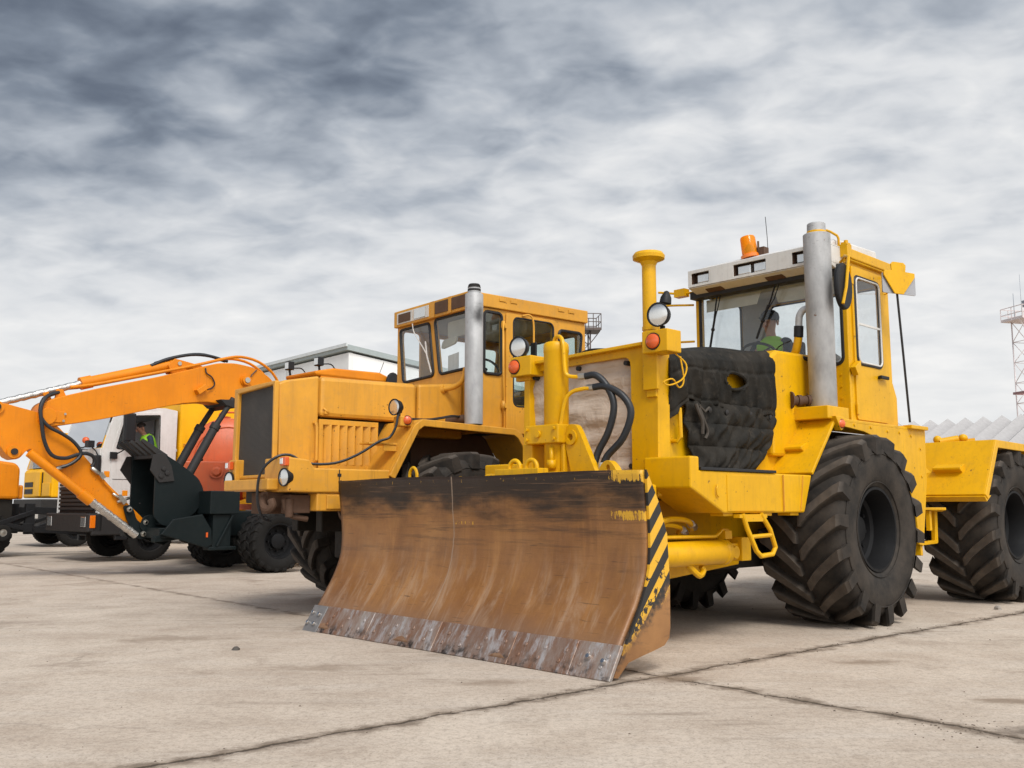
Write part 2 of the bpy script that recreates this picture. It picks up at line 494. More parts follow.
def m_stripe():
    m, nt, b = newmat('hazard_stripe_plate'); nb = NB(nt)
    x, y, z = nb.sep()
    u = nb.math('ADD', nb.math('MULTIPLY', x, -1.15), z)
    fr = nb.math('FRACT', nb.math('MULTIPLY', u, 5.0))
    st = nb.math('GREATER_THAN', fr, .5)
    wn = nb.noise(16, 6, .7)
    worn = nb.math('ADD', nb.math('MULTIPLY', wn, 1.0), nb.math('MULTIPLY', sm_step(nb, z, .95, .35), .22))
    yk = nb.math('MULTIPLY', st, nb.math('LESS_THAN', worn, .70))
    c = nb.mix(yk, (.020, .018, .016), (.66, .36, .02))
    rn = nb.noise(2.2, 6, .6)
    rust = nb.mix(nb.ramp(rn, [(.3, 0.), (.7, 1.)]), (.19, .085, .028), (.34, .165, .055))
    rust = nb.mix(nb.math('MULTIPLY', nb.ramp(nb.noise(3, 6, .7, nb.mapping((1, 1, 5))), [(.55, 0.), (.7, 1.)]), .6), rust, (.06, .035, .02))
    # rust boundary runs along the blade's curve
    bd = nb.math('ADD', nb.math('ADD', z, nb.math('MULTIPLY', x, -.75)), nb.math('MULTIPLY', nb.math('SUBTRACT', wn, .5), .35))
    c = nb.mix(sm_step(nb, bd, 2.98, 2.84), c, rust)
    nb.link(c, b.inputs['Base Color']); b.inputs['Roughness'].default_value = .6
    nb.bump(wn, .2, .008, b)
    return m
M['stripe'] = m_stripe()

def m_beige():
    m, nt, b = newmat('beige_tarp'); nb = NB(nt)
    n = nb.noise(2.0, 5, .6)
    c = nb.mix(n, (.40, .315, .24), (.55, .455, .365))
    nb.link(c, b.inputs['Base Color']); b.inputs['Roughness'].default_value = .65
    w1 = nb.noise(3.2, 5, .55, dist=1.2); w2 = nb.noise(2.0, 3, .5, nb.mapping((1, 1, 4)))
    nb.bump(nb.math('ADD', w1, w2), .75, .05, b)
    return m
M['beige'] = m_beige()

def m_blanket():
    m, nt, b = newmat('quilted_black_cloth'); nb = NB(nt)
    n = nb.noise(3, 6, .65)
    c = nb.mix(nb.ramp(n, [(.35, 0.), (.75, 1.)]), (.009, .0085, .007), (.034, .028, .021))
    c = nb.mix(nb.math('MULTIPLY', nb.ramp(nb.noise(9, 6, .7), [(.55, 0.), (.75, 1.)]), .4), c, (.10, .08, .06))
    nb.link(c, b.inputs['Base Color']); b.inputs['Roughness'].default_value = .72
    b.inputs['Specular IOR Level'].default_value = .16
    nb.bump(nb.noise(16, 5, .6, dist=.6), .35, .015, b)
    return m
M['blanket'] = m_blanket()

def m_grille():
    m, nt, b = newmat('radiator_mesh'); nb = NB(nt)
    w = nb.N.new('ShaderNodeTexWave'); w.bands_direction = 'Z'; w.inputs['Scale'].default_value = 26
    nb.link(nb.obj(), w.inputs[0])
    w2 = nb.N.new('ShaderNodeTexWave'); w2.bands_direction = 'Y'; w2.inputs['Scale'].default_value = 26
    nb.link(nb.obj(), w2.inputs[0])
    f = nb.math('MAXIMUM', w.outputs['Fac'], w2.outputs['Fac'])
    c = nb.mix(nb.ramp(f, [(.5, 0.), (.95, 1.)]), (.007, .0065, .006), (.055, .052, .048))
    c = nb.mix(nb.math('MULTIPLY', nb.ramp(nb.noise(4, 5), [(.5, 0.), (.75, 1.)]), .25), c, (.10, .085, .07))
    nb.link(c, b.inputs['Base Color']); b.inputs['Roughness'].default_value = .7
    nb.bump(f, .5, .01, b)
    return m
M['grille'] = m_grille()
# ------------------------------------------------------------------ wheels
def tractor_tyre_mesh():
    mb = MB()
    prof = [(.375, -.27), (.40, -.305), (.49, -.343), (.60, -.358), (.68, -.354), (.74, -.338), (.782, -.305), (.806, -.22), (.815, -.1), (.818, 0)]
    prof = prof + [(r, -h) for r, h in reversed(prof[:-1])]
    mb.lathe(prof, (0, 0, 0), (0, 1, 0), 72)
    # fine bead rings on the sidewall
    for sgn in (-1, 1):
        for rr, yy in ((.435, .325), (.70, .352)):
            mb.tube([(rr * math.cos(t * PI / 36), sgn * yy, rr * math.sin(t * PI / 36)) for t in range(72)], .006, 5, closed=True)
    NL = 18
    secs = [(-.015, .012, .876, .79, .050), (.0, .03, .88, .79, .060), (.10, .10, .88, .785, .056), (.21, .20, .876, .775, .054), (.305, .295, .876, .75, .058), (.345, .345, .873, .73, .060), (.362, .374, .846, .69, .056)]
    for sgn in (-1, 1):
        for k in range(NL):
            a0 = 2 * PI * (k + (.5 if sgn > 0 else 0)) / NL
            vs = []
            for da, y, rt, rb, hw in secs:
                for rr, w in ((rb, hw * 1.25), (rt, hw * .86), (rt, -hw * .86), (rb, -hw * 1.25)):
                    an = a0 + da + w / .86
                    vs.append((-rr * math.cos(an), sgn * y, rr * math.sin(an)))
            n = len(secs)
            fs = [(4 * i + j, 4 * i + j + 1, 4 * i + j + 5, 4 * i + j + 4) for i in range(n - 1) for j in range(3)]
            fs += [(0, 1, 2, 3), (4 * n - 4, 4 * n - 3, 4 * n - 2, 4 * n - 1)]
            mb.add(vs, fs)
    return mb

def rim_mb(sgn, r=.378, depth=.24, w=.29):
    """dished steel rim, dish seen from the sgn*y side"""
    s = sgn
    mb = MB()
    mb.lathe([(r + .012, -w), (r + .012, -w - .02 * 1), (r - .012, -w - .02), (r - .03, -w + .03), (r - .05, -w + .10), (r - .055, -w + .16), (r - .085, -w + .18), (r - .10, -w + depth), (.19, -w + depth + .01), (.17, -w + depth - .05), (.12, -w + depth - .07), (.115, -w + depth - .10), (0, -w + depth - .11)], (0, 0, 0), (0, -s, 0), 40)
    mb.lathe([(r + .012, -w), (r, w), (r - .03, w), (r - .05, 0)], (0, 0, 0), (0, -s, 0), 40)
    yb = s * (w - depth + .012)
    for k in range(10):
        t = 2 * PI * k / 10
        c = (.235 * math.cos(t), yb - s * .03, .235 * math.sin(t)); d = (.235 * math.cos(t), yb + s * .035, .235 * math.sin(t))
        mb.cyl(c, d, .02, n=6)
    return mb

_t = tractor_tyre_mesh().build('tyre', M['tyre'])
TYRE_MESH = _t.data
bpy.data.objects.remove(_t)
def mesh_of(mb, mat, name):
    o = mb.build(name, mat); me = o.data; bpy.data.objects.remove(o); return me
RIM_A = mesh_of(rim_mb(-1), M['rim'], 'wheel')
RIM_B = mesh_of(rim_mb(1), M['rim'], 'wheel')

def link(name, me, parent, loc=(0, 0, 0), rot=(0, 0, 0)):
    o = bpy.data.objects.new(name, me); COL.objects.link(o); o.parent = parent
    o.location = loc; o.rotation_euler = rot
    return o

def tractor_wheel(parent, x, y, near, spin=0):
    w = link('wheel', RIM_A if near else RIM_B, parent, (x, y, .908), (0, R(spin), 0))
    w.scale = (1.038, 1.12, 1.038)
    link('tyre', TYRE_MESH, w)
    return w

def small_wheel_meshes(r, w, lugs, deep=True):
    mb = MB()
    h = w / 2
    ri = r * .56
    prof = [(ri, -h * .75), (ri + .03, -h * .95), (r * .78, -h), (r * .90, -h * .95), (r * .955, -h * .8), (r * .965, 0)]
    prof = prof + [(a, -b) for a, b in reversed(prof[:-1])]
    mb.lathe(prof, (0, 0, 0), (0, 1, 0), 48)
    for sgn in (-1, 1):
        for k in range(lugs):
            a0 = 2 * PI * (k + (.5 if sgn > 0 else 0)) / lugs
            vs = []
            hw = PI / lugs * (.50 if deep else .36)
            q_ = 1 if deep else .975
            secs = [(0, .01, r * q_, r * .94), (.5 * hw * 2, h * .55, r * q_, r * .94), (.75 * hw * 2, h * .9, r * .99 * q_, r * .92), (.8 * hw * 2, h * (1.02 if deep else .93), r * .94, r * .85)]
            for da, y, rt, rb in secs:
                for rr, ww in ((rb, hw * 1.1), (rt, hw * .85), (rt, -hw * .85), (rb, -hw * 1.1)):
                    an = a0 + (da if deep else 0) + ww
                    vs.append((-rr * math.cos(an), sgn * y, rr * math.sin(an)))
            n = len(secs)
            fs = [(4 * i + j, 4 * i + j + 1, 4 * i + j + 5, 4 * i + j + 4) for i in range(n - 1) for j in range(3)] + [(0, 1, 2, 3), (4 * n - 4, 4 * n - 3, 4 * n - 2, 4 * n - 1)]
            mb.add(vs, fs)
    ty = mesh_of(mb, M['small_tyre'], 'tyre')
    q = MB()
    q.lathe([(ri + .01, h * .75), (ri + .012, h * .80), (ri - .012, h * .80), (ri - .03, h * .55), (ri - .05, -h * .1), (ri - .10, -h * .2), (r * .25, -h * .15), (r * .24, h * .35), (r * .17, h * .45), (0, h * .46)], (0, 0, 0), (0, -1, 0), 32)
    q.lathe([(ri + .01, h * .75), (ri, -h * .75), (ri - .03, -h * .75), (ri - .05, 0)], (0, 0, 0), (0, -1, 0), 32)
    for k in range(8):
        t = 2 * PI * k / 8; rr = r * .33
        q.cyl((rr * math.cos(t), h * .25, rr * math.sin(t)), (rr * math.cos(t), -h * .02 - .03, rr * math.sin(t)), .014, n=6)
    rm = mesh_of(q, M['rim'], 'wheel')
    return rm, ty

def small_wheel(parent, meshes, x, y, r, near=True):
    w = link('wheel', meshes[0], parent, (x, y, r), (0, 0, 0 if near else PI))
    t = link('tyre', meshes[1], w, rot=(0, 0, 0 if near else -PI))
    return w

# ------------------------------------------------------------------ small reusable parts
def lampround(parent, pos, r, aim=(-1, 0, 0), mat='black', name='headlamp'):
    d = Vector(aim).normalized(); p = Vector(pos)
    mb = MB().lathe([(0, -r * 1.15), (r * .45, -r * 1.1), (r * .85, -r * .65), (r * 1.0, -r * .12), (r * 1.05, .0), (r * 1.05, r * .12), (r * .93, r * .14), (r * .9, r * .04)], p, d, 24)
    h = mb.build(name, M[mat], parent)
    q = MB().lathe([(r * .92, r * .06), (r * .75, r * .10), (r * .4, r * .135), (0, r * .145)], p, d, 24)
    q.cyl(p + d * r * .06 - Vector((0, 0, r * .9)), p + d * r * .14 - Vector((0, 0, r * .9)), .004, n=6)
    q.build('lens', M['lamp_lens'], h)
    return h

def marker(parent, pos, r, aim, mat='red_lens', base='black'):
    d = Vector(aim).normalized(); p = Vector(pos)
    b = MB().lathe([(0, -r * .25), (r * 1.15, -r * .25), (r * 1.15, r * .12), (0, r * .12)], p, d, 18).build('marker_light', M[base], parent)
    MB().lathe([(r, r * .1), (r * .95, r * .35), (r * .6, r * .6), (0, r * .7)], p, d, 18).build('lens', M[mat], b)
    return b

def window(parent, O, U, V, outline, gm, name='window', gas=.016, inset=.0):
    """glass pane with a rubber gasket as its sub-part; outline in (u,v)"""
    O = Vector(O); U = Vector(U).normalized(); V = Vector(V).normalized(); N = U.cross(V)
    g = MB().wall(O + N * inset, U, V, outline, th=.006).build(name, M[gm], parent)
    MB().tube([p + N * inset for p in onplane(O, U, V, outline)], gas, 6, closed=True).build('gasket', M['gasket'], g)
    return g

def bolts(mb, pts, d, r=.012, h=.012):
    d = Vector(d).normalized()
    for p in pts:
        mb.cyl(Vector(p) - d * .003, Vector(p) + d * h, r, n=6)
    return mb

# ------------------------------------------------------------------ people
def person(label, loc, rz, group=None, vest='hivis', cap=True, wheel_reach=(-.42, .0, .30)):
    """seated figure facing local -x; origin on the seat"""
    t = thing('person', label, 'person', loc, rz, group)
    E = []; V = []; RR = []
    def v(p, r, par=None):
        V.append(p); RR.append(r)
        if par is not None:
            E.append((par, len(V) - 1))
        return len(V) - 1
    pel = v((0, 0, .10), (.15, .12)); sp = v((0.03, 0, .28), (.13, .105), pel); ch = v((.02, 0, .46), (.165, .115), sp)
    nk0 = v((.0, 0, .585), (.075, .07), ch); nk = v((-.015, 0, .65), (.054, .054), nk0)
    hd0 = v((-.03, 0, .70), (.066, .072), nk); hd1 = v((-.035, 0, .78), (.082, .098), hd0); hd2 = v((-.025, 0, .855), (.07, .085), hd1)
    hx, hy, hz = wheel_reach
    for s in (-1, 1):
        sh = v((.01, s * .185, .52), (.062, .062), ch)
        el = v((-.10, s * .25, .30), (.043, .043), sh)
        wr = v((hx + .06, s * .17, hz + .0), (.028, .03), el)
        pm = v((hx, s * .165, hz + .02), (.026, .036), wr)
        for k, (dy, ln) in enumerate(((-.030, .068), (-.010, .078), (.011, .074), (.031, .058))):
            f0 = v((hx - .03, s * .165 + dy, hz + .035), (.010, .010), pm)
            f1 = v((hx - .045 - ln * .25, s * .165 + dy, hz + .02), (.009, .009), f0)
            v((hx - .03 - ln * .1, s * .165 + dy, hz - .015), (.008, .008), f1)
        th = v((hx + .01, s * .165 - s * .045, hz + .03), (.011, .011), pm)
        v((hx - .02, s * .165 - s * .05, hz + .01), (.009, .009), th)
        hip = v((-.06, s * .10, .09), (.092, .088), pel)
        kn = v((-.44, s * .13, .13), (.062, .062), hip)
        an = v((-.47, s * .13, -.28), (.042, .042), kn)
        v((-.58, s * .13, -.33), (.035, .04), an)
    me = bpy.data.meshes.new('body'); me.from_pydata(V, E, [])
    o = bpy.data.objects.new('body', me); COL.objects.link(o); o.parent = t
    md = o.modifiers.new('skin', 'SKIN'); md.use_smooth_shade = True
    sv = me.skin_vertices[0].data
    for k, r in enumerate(RR):
        sv[k].radius = r
    sv[0].use_root = True
    sb = o.modifiers.new('sub', 'SUBSURF'); sb.levels = 1; sb.render_levels = 1
    me.materials.append(M['skin'])
    # face details
    f = MB().ball((-.135, 0, .755), .02, .016, .026).ball((-.118, -.033, .785), .012, .014, .009).ball((-.118, .033, .785), .012, .014, .009)
    f.ball((-.02, -.098, .765), .02, .012, .032).ball((-.02, .098, .765), .02, .012, .032)
    f.build('face', M['skin'], t)
    MB().ball((-.118, 0, .722), .009, .026, .006).build('mouth', plain_lip(), t)
    MB().grid(lambda a, b: ((-.02 + (.098 + .006 * math.sin(9 * a)) * math.cos(2 * PI * a) * math.sin(.2 + b * 1.45)) + .012, .096 * math.sin(2 * PI * a) * math.sin(.2 + b * 1.45), .80 + .095 * math.cos(.2 + b * 1.45)), 20, 6).build('hair', M['hair'], t)
    if cap:
        q = MB().lathe([(.105, .80), (.112, .835), (.10, .885), (.06, .92), (0, .93)], (-.025, 0, 0), (0, 0, 1), 20)
        q.wall((-.12, 0, .815), (1, 0, 0), (0, 1, 0), [(.02, -.085), (.02, .085), (-.06, .06), (-.085, 0), (-.06, -.06)], th=.012)
        q.build('cap', M['cloth_navy'], t, bevel=.003)
    # jacket sleeves, vest and trousers hug the body
    c = MB()
    for s in (-1, 1):
        c.tube([(.01, s * .15, .53), (.0, s * .205, .50), (-.10, s * .255, .30), (hx + .10, s * .178, hz)], .062, 12, sub=5)
    c.build('sleeves', M['cloth_navy'], t)
    ring = [(.162, .125, .06), (.168, .132, .16), (.172, .135, .28), (.195, .145, .42), (.20, .14, .52), (.13, .11, .58), (.085, .08, .61)]
    vb = MB(); nn = 20; vs = []
    for a, b, z in ring:
        for k in range(nn):
            tt = 2 * PI * k / nn
            vs.append((.015 + b * math.cos(tt), a * math.sin(tt), z))
    vb.add(vs, [(j * nn + k, j * nn + (k + 1) % nn, (j + 1) * nn + (k + 1) % nn, (j + 1) * nn + k) for j in range(len(ring) - 1) for k in range(nn)], True)
    vb.build('vest', M[vest], t)
    p = MB()
    for s in (-1, 1):
        p.tube([(.04, s * .08, .09), (-.06, s * .10, .095), (-.28, s * .12, .12), (-.45, s * .13, .12), (-.475, s * .13, -.05), (-.475, s * .13, -.24)], .088, 12, sub=4)
    p.build('trousers', M['cloth_navy'], t)
    return t
M['hair'] = plain('dark_hair', (.02, .014, .01), .7)
_lip = []
def plain_lip():
    if not _lip:
        _lip.append(plain('lips', (.30, .11, .09), .5))
    return _lip[0]
# ================================================================== near tractor with blade
T1O = (3.3044, 9.0569, 0); T1R = 43.8
YC = 1.40
def my(y):
    return 2 * YC - y
def two(y0, y1):
    """near-side span and its mirror image on the far side"""
    return ((y0, y1), (my(y1), my(y0)))

def offset_band(path, th):
    """closed polygon of a bent sheet: path plus the same path moved inward"""
    P = [Vector((p[0], p[1])) for p in path]; Q = []
    for i, p in enumerate(P):
        a = (P[i] - P[i - 1]).normalized() if i else None
        b = (P[i + 1] - P[i]).normalized() if i < len(P) - 1 else None
        d = ((a or b) + (b or a)).normalized()
        n = Vector((d[1], -d[0]))
        k = 1.0
        if a and b:
            k = 1 / max(.5, math.cos(a.angle(b) / 2))
        Q.append(p + n * th * k)
    return [tuple(p) for p in P] + [tuple(q) for q in reversed(Q)]

def build_t1():
    t = thing('wheeled_bulldozer', 'big yellow wheeled tractor carrying a long rusty dozer blade across its front', 'bulldozer', T1O, T1R)
    Y = M['yellow']
    # wheels and running gear ------------------------------------------------
    tractor_wheel(t, .28, .35, True, 6); tractor_wheel(t, .28, 2.44, False, 20)
    tractor_wheel(t, 3.74, .27, True, 13); tractor_wheel(t, 3.72, 2.46, False, 3)
    for ax in (.28, 3.72):
        mb = MB().cyl((ax, .45, .866), (ax, 2.35, .866), .16, n=20).ball((ax, YC, .87), .30, .34, .32)
        for s in (.50, 2.30):
            mb.cyl((ax, s - .12, .866), (ax, s + .12, .866), .26, n=24)
        mb.build('axle', M['greasy'], t)
    mb = MB()
    for y in (.98, 1.62):
        mb.box(-2.3, 1.75, y, y + .16, .82, 1.18)
    mb.box(-2.25, -2.05, .98, 1.78, .86, 1.16).box(-.9, -.6, 1.14, 1.62, .84, 1.14).box(1.3, 1.6, 1.14, 1.62, .84, 1.14)
    mb.build('front_frame', Y, t, bevel=.012)
    mb = MB().box(1.9, 4.9, .98, 1.16, .82, 1.16).box(1.9, 4.9, 1.64, 1.82, .82, 1.16).box(1.9, 2.3, 1.16, 1.64, .7, 1.3).box(4.6, 4.9, 1.16, 1.64, .8, 1.2)
    mb.cyl((1.82, YC, .62), (1.82, YC, 1.34), .16, n=20)
    mb.build('rear_frame', Y, t, bevel=.012)
    MB().box(-1.9, 1.2, 1.0, 1.8, .62, .9).box(-1.2, -.3, .85, 1.95, .55, .8).ball((-.5, YC, .62), .3, .4, .16).build('gearbox', M['greasy'], t, bevel=.02)
    MB().box(2.2, 4.9, .78, 2.02, 1.18, 1.72).build('rear_deck', Y, t, bevel=.02)
    q = MB().cyl((3.1, .52, 1.90), (3.22, .34, 1.935), .045, n=12).bar((3.1, .56, 1.88), (3.35, .2, 1.92), .05, .05).ball((3.1, .54, 1.93), .05).ball((3.26, .3, 1.95), .055, .055, .045)
    q.build('hose_coupling', Y, t)
    # platforms ---------------------------------------------------------------
    prof = [(-2.45, 1.52), (-2.33, 1.52), (-2.33, 1.41), (-.57, 1.41), (-.72, 1.07), (-2.0, 1.07), (-2.40, 1.25), (-2.45, 1.27)]
    for a, b in two(.2, .66):
        p = MB().prism(prof, 'y', a, b).build('side_platform', Y, t, bevel=.014)
        near = a < 1
        yy = a - .006 if near else b + .006
        q = MB()
        q.box(-1.955, -1.235, min(yy, yy + (.008 if near else -.008)), max(yy, yy + (.008 if near else -.008)), 1.085, 1.385)
        q.build('toolbox_door', Y, p, bevel=.004)
        MB().box(-2.32, -1.20, a - .012, b - .02, 1.412, 1.436).build('rubber_mat', M['gasket'], p, bevel=.004)
        e = MB()
        for cx in (-1.9, -1.3, -.85):
            e.box(cx - .07, cx + .07, a + .03 if near else b - .16, a + .16 if near else b - .03, 1.045, 1.072)
        if near:
            e.tube([(-2.10, a - .012, 1.30), (-2.125, a - .018, 1.27), (-2.12, a - .016, 1.22), (-2.09, a - .012, 1.20)], .007, 6)
        e.build('hinge', Y, p, bevel=.004)
    # ladder
    L = MB()
    lp = [(-1.78, .17, 1.06), (-1.74, .16, .95), (-1.64, .14, .76), (-1.58, .135, .715), (-1.40, .135, .725), (-1.345, .137, .78), (-1.40, .15, .93), (-1.50, .17, 1.06)]
    L.tube(lp, .021, 9)
    L.tube([(-1.69, .15, .875), (-1.375, .147, .885)], .018, 8)
    L.bar((-1.84, .19, 1.045), (-1.42, .19, 1.045), .06, .03).bar((-1.76, .165, 1.015), (-1.50, .165, 1.015), .03, .03)
    L.build('step_ladder', Y, t)
    # fenders -----------------------------------------------------------------
    for a, b in two(.2, .84):
        near = a < 1
        path = [(-.57, 1.435), (-.08, 1.975), (1.95, 1.975), (1.93, 1.40), (1.76, .70)]
        f = MB().prism(offset_band(path, .035), 'y', a, b)
        fe = f.build('fender', Y, t, bevel=.008)
        yo = a + .001 if near else b - .031
        arch = [(-.06, 1.945), (1.93, 1.945), (1.905, 1.40), (1.745, .71), (1.66, .72), (1.60, 1.08), (1.46, 1.38), (1.17, 1.68), (.85, 1.81), (.50, 1.87), (.05, 1.90)]
        MB().prism(arch, 'y', yo, yo + .03).build('arch_panel', Y, fe, bevel=.006)
        yi = b - .03 if near else a
        MB().prism([(-.55, 1.36), (-.10, 1.93), (1.90, 1.93), (1.88, 1.30), (1.2, .98), (-.4, .98)], 'y', yi, yi + .025).build('wheel_well', M['greasy'], fe)
        if near:
            s = MB().prism([(-.30, 1.735), (-.42, 1.69), (-.42, 1.665), (-.35, 1.63)], 'y', .38, .60)
            s.build('foot_step', Y, fe, bevel=.006)
            MB().prism([(-.14, 1.985), (.03, 1.985), (.0, 1.86), (-.04, 1.85)], 'y', .165, .235).build('lamp_block', Y, fe, bevel=.006)
            marker(fe, (-.035, .165, 1.915), .04, (-.35, -.9, 0), 'red_lens')
            MB().box(1.50, 1.92, .15, .25, 1.955, 1.995).box(1.60, 1.94, .19, .6, 1.975, 2.0).build('rear_ledge', Y, fe, bevel=.006)
            MB().prism([(1.95, 1.56), (2.10, 1.50), (1.95, 1.485)], 'y', .22, .5).build('bracket', Y, fe, bevel=.004)
    # hanging step behind the front wheel
    k = MB().bar((2.02, .2, 1.10), (2.45, .42, 1.08), .28, .03).bar((2.40, .34, 1.08), (2.38, .34, .72), .05, .07).bar((2.06, .26, 1.08), (2.06, .26, .86), .05, .05).bar((1.78, .3, .72), (2.40, .34, .73), .05, .04)
    k.bar((1.75, .28, .76), (1.75, .28, .60), .12, .05)
    k.build('hanging_step', Y, t, bevel=.006)
    g = MB()
    g.tube([(1.6, .7, .62), (2.0, .62, .55), (2.4, .7, .60), (2.9, .8, .8)], .02, 7, sub=5).tube([(1.7, .8, .7), (2.1, .75, .6), (2.6, .9, .7)], .016, 7, sub=5)
    g.build('hydraulic_hose', M['hose'], t)
    # rear fenders
    for a, b in ((-.15, .66), (2.07, 2.88)):
        near = a < 1
        path = [(2.60, 1.26), (3.02, 1.895), (4.62, 1.875), (4.95, 1.30)]
        fe = MB().prism(offset_band(path, .03), 'y', a, b).build('rear_fender', Y, t, bevel=.008)
        MB().prism(offset_band([(p[0], p[1] - .002) for p in path[:3]], .09), 'y', a - .012 if near else b - .02, a + .02 if near else b + .012).build('fender_rim', Y, fe, bevel=.006)
        MB().prism([(2.62, 1.255), (2.60, 1.235), (2.66, 1.18), (2.80, 1.25)], 'y', a, b).build('lower_lip', Y, fe, bevel=.004)
        if near:
            s = MB().prism([(2.84, 1.62), (2.70, 1.575), (2.70, 1.55), (2.79, 1.50)], 'y', .14, .46)
            s.build('foot_step', Y, fe, bevel=.006)
    # engine bay ----------------------------------------------------------------
    MB().prism([(-2.25, 1.2), (-2.25, 2.40), (-.40, 2.58), (-.40, 1.2)], 'y', .63, my(.63)).build('engine_hood', Y, t, bevel=.03)
    rf = MB()
    rf.wall((-2.22, 2.14, 1.2), (0, -1, 0), (0, 0, 1), rpoly([(0, 0), (1.57, 0), (1.59, 1.27), (.02, 1.24)], .05), [rpoly([(.09, .12), (1.30, .12), (1.30, 1.19), (.09, 1.17)], .09)], th=.16)
    rfo = rf.build('radiator_frame', Y, t, bevel=.018)
    lip = MB().bar((-2.40, 2.15, 2.443), (-2.40, .54, 2.475), .09, .03)
    lip.build('top_lip', Y, rfo, bevel=.006)
    c = MB()
    def cov(u, v):
        y = .80 + u * 1.30; z = 1.28 + v * 1.13
        w = .012 * math.sin(9 * u + 5 * v) + .010 * math.sin(17 * v - 6 * u + 1) + .008 * math.sin(31 * u * v + 2) + .006 * math.sin(46 * v + 8 * u) - .008 * math.sin(3.2 * u) * math.sin(30 * v)
        return (-2.318 - w * .8 - .018 * math.sin(PI * u), y, z)
    co = c.grid(cov, 70, 60).build('radiator_cover', M['beige'], t)
    b = MB()
    for yy, zz in ((.90, 2.34), (2.0, 2.32), (.86, 1.46), (1.45, 2.35)):
        b.cyl((-2.315, yy, zz), (-2.375, yy, zz), .022, n=10)
    b.cyl((-2.33, 1.62, 1.86), (-2.36, 1.62, 1.86), .012, n=6)
    b.build('screw', M['dark_steel'], co)
    MB().tube([(-2.06, .66, 1.96), (-2.10, .57, 1.965), (-2.095, .55, 1.94), (-2.095, .545, 1.70), (-2.11, .57, 1.67), (-2.10, .66, 1.67)], .019, 8).build('grab_handle', Y, t)
    # lamp posts
    for side in (0, 1):
        if side == 0:
            y0, y1, yl = .36, .62, .48
            MB().box(-2.42, -2.385, .53, .68, 2.08, 2.56).box(-2.40, -2.36, .56, .66, 2.02, 2.1).build('lamp_bracket', Y, t, bevel=.006)
        else:
            y0, y1, yl = 1.92, 2.19, 2.10
            MB().box(-2.40, -2.34, 2.02, 2.22, 2.30, 2.50).build('lamp_bracket', Y, t, bevel=.006)
        zb = 2.37 if side == 0 else 2.33
        xf = -2.50
        bx = MB().box(xf, xf + .19, y0, y1, zb, zb + .185)
        bo = bx.build('lamp_box', Y, t, bevel=.008)
        marker(bo, (xf - .002, yl + (.02 if side == 0 else .03), zb + .092), .062, (-1, -.1, 0), 'red_lens')
        h = lampround(t, (xf + .02, yl - (.02 if side == 0 else .0), zb + .29 + (.02 if side == 0 else -.01)), .097, (-1, -.16, -.06))
        MB().cyl((xf + .10, yl, zb + .18), (xf + .10, yl, zb + .23), .022, n=8).build('lamp_stem', M['black'], h)
    MB().lathe([(0, 0), (.05, 0), (.045, .05), (.02, .10), (0, .11)], (-2.41, .44, 2.78), (.1, -.1, 1), 14).build('horn', M['black'], t)
    wl = MB().tube([(-2.33, .42, 2.38), (-2.25, .36, 2.28), (-2.30, .36, 2.16), (-2.42, .40, 2.10), (-2.48, .42, 2.12), (-2.40, .39, 2.15), (-2.30, .40, 2.09), (-2.22, .41, 2.16), (-2.22, .44, 2.36)], .007, 6, sub=5)
    wl.build('wire_loop', Y, t)
    # air intake with mushroom cap
    ai = MB().cyl((-2.31, .68, 2.0), (-2.31, .68, 3.20), .060, n=20).cyl((-2.31, .68, 2.60), (-2.31, .68, 2.63), .066, n=20)
    aio = ai.build('air_intake', Y, t)
    MB().lathe([(.06, 3.16), (.075, 3.19), (.135, 3.215), (.138, 3.245), (.12, 3.27), (0, 3.285)], (-2.31, .68, 0), (0, 0, 1), 28).build('intake_cap', Y, aio)
    # cowl between hood and cab
    MB().prism([(-.62, 1.6), (-.62, 2.56), (-.48, 2.63), (.44, 2.66), (.44, 1.6)], 'y', .56, my(.56)).build('cowl', Y, t, bevel=.03)
    e = MB().tube([(-.26, .62, 2.155), (-.12, .52, 2.16), (-.02, .46, 2.165), (.03, .38, 2.17)], .046, 14)
    e.cyl((-.165, .545, 2.158), (-.135, .525, 2.159), .056, n=16).cyl((-.085, .49, 2.16), (-.04, .46, 2.162), .055, n=16).cyl((-.27, .564, 2.155), (-.258, .556, 2.155), .085, n=18)
    e.build('exhaust_elbow', M['pipe_rust'], t)
    MB().box(-.21, .21, .205, .66, 1.96, 2.085).build('stack_base', Y, t, bevel=.008)
    sk = MB().lathe([(.128, 2.084), (.132, 2.09), (.134, 3.835), (.128, 3.84), (.093, 3.84), (.090, 3.945), (.080, 3.955), (.074, 3.94), (.074, 3.78)], (.03, .375, 0), (0, 0, 1), 32)
    sko = sk.build('exhaust_stack', M['galv_a'], t)
    MB().lathe([(.097, 3.84), (.099, 3.855), (.094, 3.87), (.089, 3.87)], (.03, .375, 0), (0, 0, 1), 28).build('collar', Y, sko)
    # cab -------------------------------------------------------------------------
    y0, y1, x0, x1, z0, z1 = .30, 2.15, .45, 1.42, 1.97, 3.66
    W = 'cab_wall'
    ws = rrect(.06, 1.79, .60, 1.565, .07)              # windshield, u from the far side
    MB().wall((x0, y1, z0), (0, -1, 0), (0, 0, 1), [(0, 0), (y1 - y0, 0), (y1 - y0, z1 - z0), (0, z1 - z0)], [ws], th=-.045).build(W, Y, t, bevel=.006)
    window(t, (x0 + .015, y1, z0), (0, -1, 0), (0, 0, 1), ws, 'glass', 'windshield', .02, .012)
    dw = rrect(.15, .70, .61, 1.53, .07)
